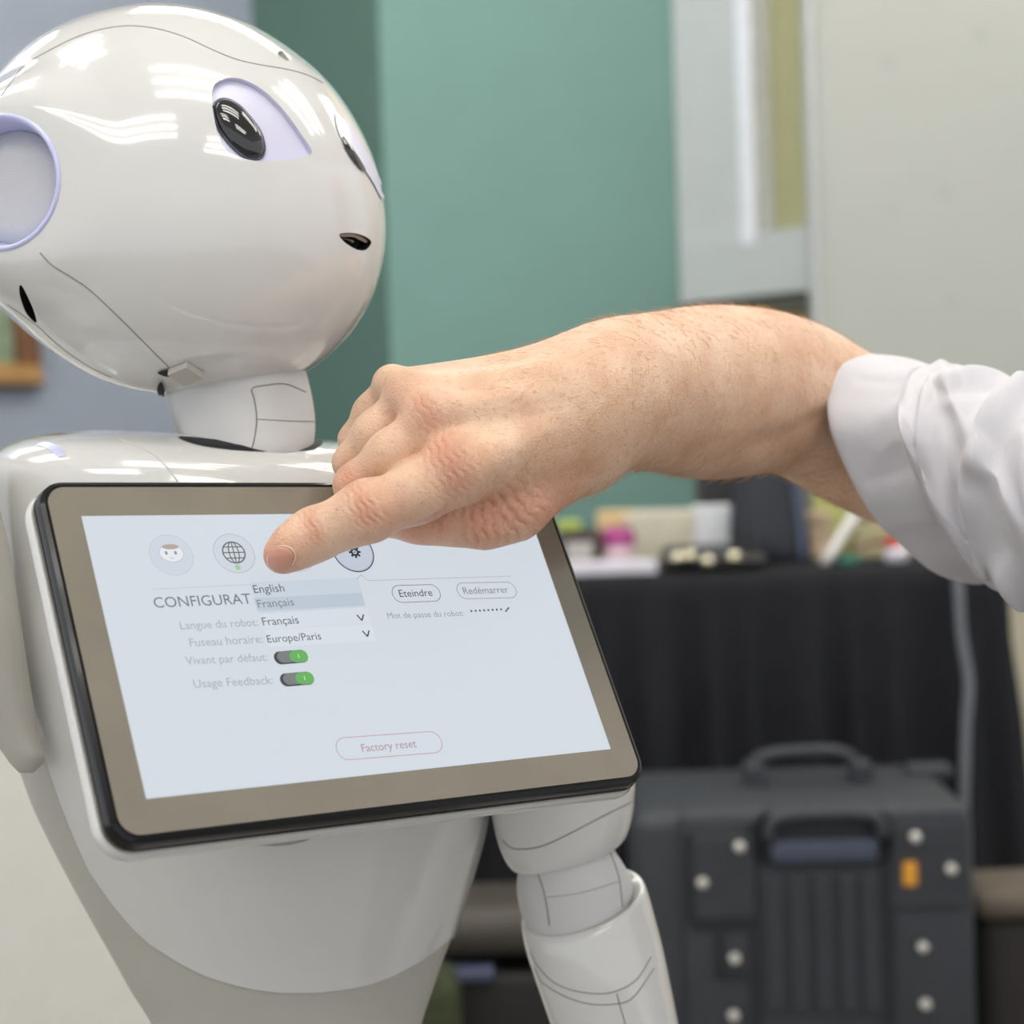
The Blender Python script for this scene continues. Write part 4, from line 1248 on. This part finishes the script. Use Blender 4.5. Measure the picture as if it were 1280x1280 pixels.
cuff_v = rings([(1104, 452, 1190, 722, 1052, 553, .944, .054), (1099, 448, 1190, 725, 1043, 552, .944, .059), (1106, 447, 1196, 726, 1050, 552, .940, .060), (1140, 451, 1216, 724, 1098, 556, .93, .060), (1166, 458, 1232, 718, 1136, 560, .920, .058), (1172, 463, 1232, 708, 1146, 562, .918, .052)], 44, 140, cuff_fold)
def sleeve_fold(u, t):
    a = .0062 * np.exp(-(((t - 1.1 + 1.5 * u) % (2 * PI)) - .6) ** 2 / .10) * np.sin(PI * min(1, u * 2.5))
    ph_ = 3.2 * t - 15 * u
    b = .0036 * np.maximum(0, np.sin(ph_)) ** 3 + .002 * np.sin(2 * t + 24 * u + 1)
    return a + b * np.clip(u * 5, 0, 1)
slv = rings([(1150, 468, 1226, 706, 1140, 562, .922, .050), (1160, 466, 1230, 716, 1138, 566, .918, .055), (1186, 460, 1250, 738, 1160, 580, .908, .062), (1225, 462, 1278, 752, 1196, 590, .893, .066), (1275, 474, 1325, 782, 1246, 600, .872, .066), (1340, 480, 1400, 820, 1310, 620, .85, .070), (1430, 470, 1520, 860, 1420, 640, .83, .074)], 120, 180, sleeve_fold)
SV = np.array(slv[0])
sn = np.zeros_like(SV)
SF = np.array(slv[1])
fn_ = np.cross(SV[SF[:, 1]] - SV[SF[:, 0]], SV[SF[:, 3]] - SV[SF[:, 0]])
for k in range(4): np.add.at(sn, SF[:, k], fn_)
sn /= np.linalg.norm(sn, axis=1)[:, None] + 1e-12
if (sn * (CAM - SV)).sum(1)[np.argmin(np.linalg.norm(SV - CAM, axis=1))] < 0: sn = -sn
spx = to_px(SV)
sfr = np.clip((sn * (CAM - SV) / np.linalg.norm(CAM - SV, axis=1)[:, None]).sum(1) * 3, 0, 1)
for ln_, sg, am in (([(1292, 462), (1252, 508), (1226, 560), (1214, 620), (1228, 680), (1280, 748)], 11, .0085), ([(1304, 480), (1268, 520), (1244, 570), (1234, 630), (1250, 690)], 12, -.0040),
                    ([(1168, 478), (1205, 466), (1250, 470), (1290, 482)], 7, .0050), ([(1172, 492), (1210, 484), (1255, 490)], 8, -.0025), ([(1282, 545), (1284, 610), (1300, 690)], 9, .0050),
                    ([(1160, 492), (1152, 545), (1164, 600), (1200, 665), (1232, 712)], 10, .0050), ([(1182, 520), (1182, 590), (1210, 650), (1245, 700)], 12, -.0035), ([(1225, 620), (1245, 690), (1290, 750)], 8, .003)):
    SV = SV + sn * (am * np.exp(-(px_dist(spx, ln_) / sg) ** 2) * sfr)[:, None]
Q = SV.reshape(120, 180, 3)
for _ in range(5):
    Q[1:-1] = Q[1:-1] * .5 + .125 * (Q[:-2] + Q[2:] + np.roll(Q, 1, 1)[1:-1] + np.roll(Q, -1, 1)[1:-1])
SV = Q.reshape(-1, 3)
slv = (SV, slv[1])
sleeve = obj('shirt_sleeve', *slv, M_SHIRT, person)
sleeve['label'] = 'crumpled white shirt sleeve'
CVv = np.array(cuff_v[0]); cpx_ = to_px(CVv); cc_ = W(1145, 586, .94)
for ln_, sg, am in (([(1075, 474), (1110, 476), (1150, 474)], 6, -.0012), ([(1105, 520), (1120, 506), (1146, 500)], 7, .0012), ([(1100, 566), (1120, 552), (1142, 548)], 8, .0014), ([(1090, 600), (1125, 590), (1150, 570)], 8, -.0013), ([(1100, 660), (1150, 650), (1180, 645)], 9, .0012)):
    dv = CVv - cc_; dv /= np.linalg.norm(dv, axis=1)[:, None]
    CVv = CVv + dv * (am * np.exp(-(px_dist(cpx_, ln_) / sg) ** 2))[:, None]
cuff = obj('rolled_cuff', CVv, cuff_v[1], M_SHIRT, sleeve)
md = cuff.modifiers.new('cloth thickness', 'SOLIDIFY'); md.thickness = .0016; md.offset = -1
md = sleeve.modifiers.new('cloth thickness', 'SOLIDIFY'); md.thickness = .0012; md.offset = -1
# the rest of the person, seated to the right of the frame, so that the arm belongs to someone
TC_ = np.array([.63, .90])
def upright(levels, n=56, c=TC_):
    V = []
    for z, hx, hy in levels:
        t = np.arange(n) * 2 * PI / n
        V.append(np.column_stack([c[0] + hy * np.sin(t), c[1] + hx * np.cos(t), np.full(n, z)]))
    return np.concatenate(V), grid_faces(len(levels), n) + [tuple(range(n)), tuple(range((len(levels) - 1) * n, len(levels) * n))]
zo = -.27
tors = [(z + zo, a, b) for z, a, b in ((.80, .17, .115), (.90, .175, .12), (1.02, .185, .125), (1.15, .195, .125), (1.26, .19, .115), (1.31, .15, .095), (1.345, .085, .075), (1.37, .066, .066))]
upper_sleeve = rings([(1425, 474, 1515, 856, 1418, 640, .83, .072), (1560, 462, 1640, 850, 1560, 640, .832, .075), (1760, 448, 1830, 830, 1760, 630, .838, .078), (1960, 450, 2010, 800, 1960, 620, .85, .07), (2140, 470, 2180, 770, 2140, 620, .87, .06)], 30, 60)
other_sleeve = tube(spline([(.66, 1.06, .965), (.66, 1.12, .86), (.62, 1.13, .74), (.54, 1.11, .69)], 20), np.linspace(.066, .046, 20), 24)
obj('shirt', *join([upright(tors), upper_sleeve, other_sleeve]), M_SHIRT, person)
M_TROU = mat('dark trousers', (48, 52, 62), .8)
lg = [upright([(.455, .16, .11), (.50, .175, .125), (.56, .17, .12)], 40)]
for s in (-1, 1):
    lg.append(tube(spline([(.66, .90 + s * .09, .535), (.45, .90 + s * .11, .53), (.27, .90 + s * .12, .51), (.225, .90 + s * .12, .44), (.24, .90 + s * .12, .26), (.26, .90 + s * .12, .09)], 40), np.interp(np.linspace(0, 1, 40), [0, .5, .65, 1], [.085, .07, .064, .052]), 28))
obj('trousers', *join(lg), M_TROU, person)
for s in (-1, 1):
    obj('shoe', *tube(spline([(.30, .90 + s * .12, .047), (.25, .90 + s * .12, .048), (.16, .90 + s * .125, .038), (.08, .90 + s * .13, .026)], 20), np.interp(np.linspace(0, 1, 20), [0, .1, .4, .8, 1], [.02, .040, .036, .034 * .75, .012]), 20), mat('black shoe', (30, 28, 28), .4), person)
HC_ = np.array([.615, .90, 1.235])
hp = lambda f, s, u: HC_ + np.array([-f, -s, u])
def head_sdf(P):
    D = rcone(P, (hp(-.02, 0, .035), .082), (hp(.02, 0, .02), .074))
    for a, b, k in [((hp(.035, 0, -.045), .050), (hp(.062, 0, -.085), .026), .03), ((hp(-.015, 0, -.05), .056), (hp(-.02, 0, -.17), .060), .02),
                    ((hp(.085, 0, .008), .008), (hp(.108, 0, -.032), .012), .010)]:
        D = smin(D, rcone(P, a, b), k)
    for s in (-1, 1):
        for a, b, k in [((hp(.082, s * .014, .024), .011), (hp(.066, s * .05, .022), .012), .012), ((hp(.062, s * .036, -.028), .024), (hp(.05, s * .045, -.05), .016), .02), ((hp(-.008, s * .078, .008), .012), (hp(0, s * .077, -.026), .008), .006),
                        ((hp(.104, s * .008, -.034), .007), (hp(.098, s * .012, -.034), .006), .006)]:
            D = smin(D, rcone(P, a, b), k)
    for u, r in ((-.057, .0065), (-.067, .0075)):
        D = smin(D, rcone(P, (hp(.083, -.020, u), r * .6), (hp(.092, 0, u), r)), .005); D = smin(D, rcone(P, (hp(.092, 0, u), r), (hp(.083, .020, u), r * .6)), .005)
    return D
hv, hf = surface_net(head_sdf, HC_ - [.14, .11, .16], HC_ + [.12, .11, .14], .0035)
hd = obj('head', hv, hf, M_SKIN, person)
for s in (-1, 1):
    e = obj('eye', *lathe([(.0001, .013), (.005, .012), (.009, .0094), (.012, .005), (.013, 0), (.009, -.009), (.0001, -.013)][::-1], hp(.074, s * .032, .004), (-1, 0, 0), 20), mat('eye white', (225, 222, 216), .2), hd)
    obj('iris', *lathe([(.0001, .0136), (.004, .0132), (.006, .0122)][::-1], hp(.074, s * .032, .004), (-1, 0, 0), 20), mat('brown iris', (70, 50, 36), .15), hd)
hair_sdf = lambda P: np.maximum(np.maximum(rcone(P, (hp(-.024, 0, .036), .089), (hp(.016, 0, .026), .080)), -(rcone(P, (hp(-.02, 0, .035), .080), (hp(.02, 0, .02), .072)))), ((HC_[0] - P[:, 0]) - .045) * .8 - (P[:, 2] - HC_[2] - .055) * .9)
hv, hf = surface_net(hair_sdf, HC_ - [.14, .11, .08], HC_ + [.13, .11, .15], .0035)
obj('hair', hv, hf, mat('short brown hair', (112, 80, 56), .6, var=.25, scale=160, bump=.5, bscale=500), hd)
wr_ = np.array([.54, 1.11, .69])
LH = [[(wr_ + [.02, 0, .01], .034), (wr_ + [-.06, -.01, -.05], .030)], [(wr_ + [-.06, -.01, -.05], .028), (wr_ + [-.13, -.02, -.085], .034)]]
for k, (dy, L_) in enumerate(((.030, .070), (.010, .080), (-.010, .074), (-.029, .058))):
    b_ = wr_ + [-.13, -.02 + dy, -.085]
    LH.append([(b_, .011), (b_ + [-L_ * .55, 0, -.008], .0095)]); LH.append([(b_ + [-L_ * .55, 0, -.008], .0095), (b_ + [-L_, 0, -.03], .0075)])
b_ = wr_ + [-.08, .02, -.06]
LH += [[(b_, .014), (b_ + [-.035, .035, -.01], .011)], [(b_ + [-.035, .035, -.01], .011), (b_ + [-.07, .042, -.022], .009)]]
def left_sdf(P):
    D = None
    for a, b in LH:
        q_ = rcone(P, (np.array(a[0]), a[1]), (np.array(b[0]), b[1])); D = q_ if D is None else smin(D, q_, .004)
    return D
hv, hf = surface_net(left_sdf, wr_ + [-.24, -.09, -.16], wr_ + [.07, .09, .06], .003)
obj('left_hand', hv, hf, M_SKIN, person)
stool = thing('stool', (.66, .90, 0), 'plain black round stool under the seated person in the white shirt', 'stool')
M_ST = mat('black stool', (34, 34, 36), .5)
obj('seat', *lathe([(.16, .40), (.175, .41), (.175, .435), (.16, .448)], (.66, .90, 0), n=40), M_ST, stool)
for k in range(4):
    a = PI / 4 + k * PI / 2
    obj('leg', *tube(np.array([(.66 + .11 * math.cos(a), .90 + .11 * math.sin(a), .40), (.66 + .17 * math.cos(a), .90 + .17 * math.sin(a), 0.0)]), .012, 10), M_ST, stool)
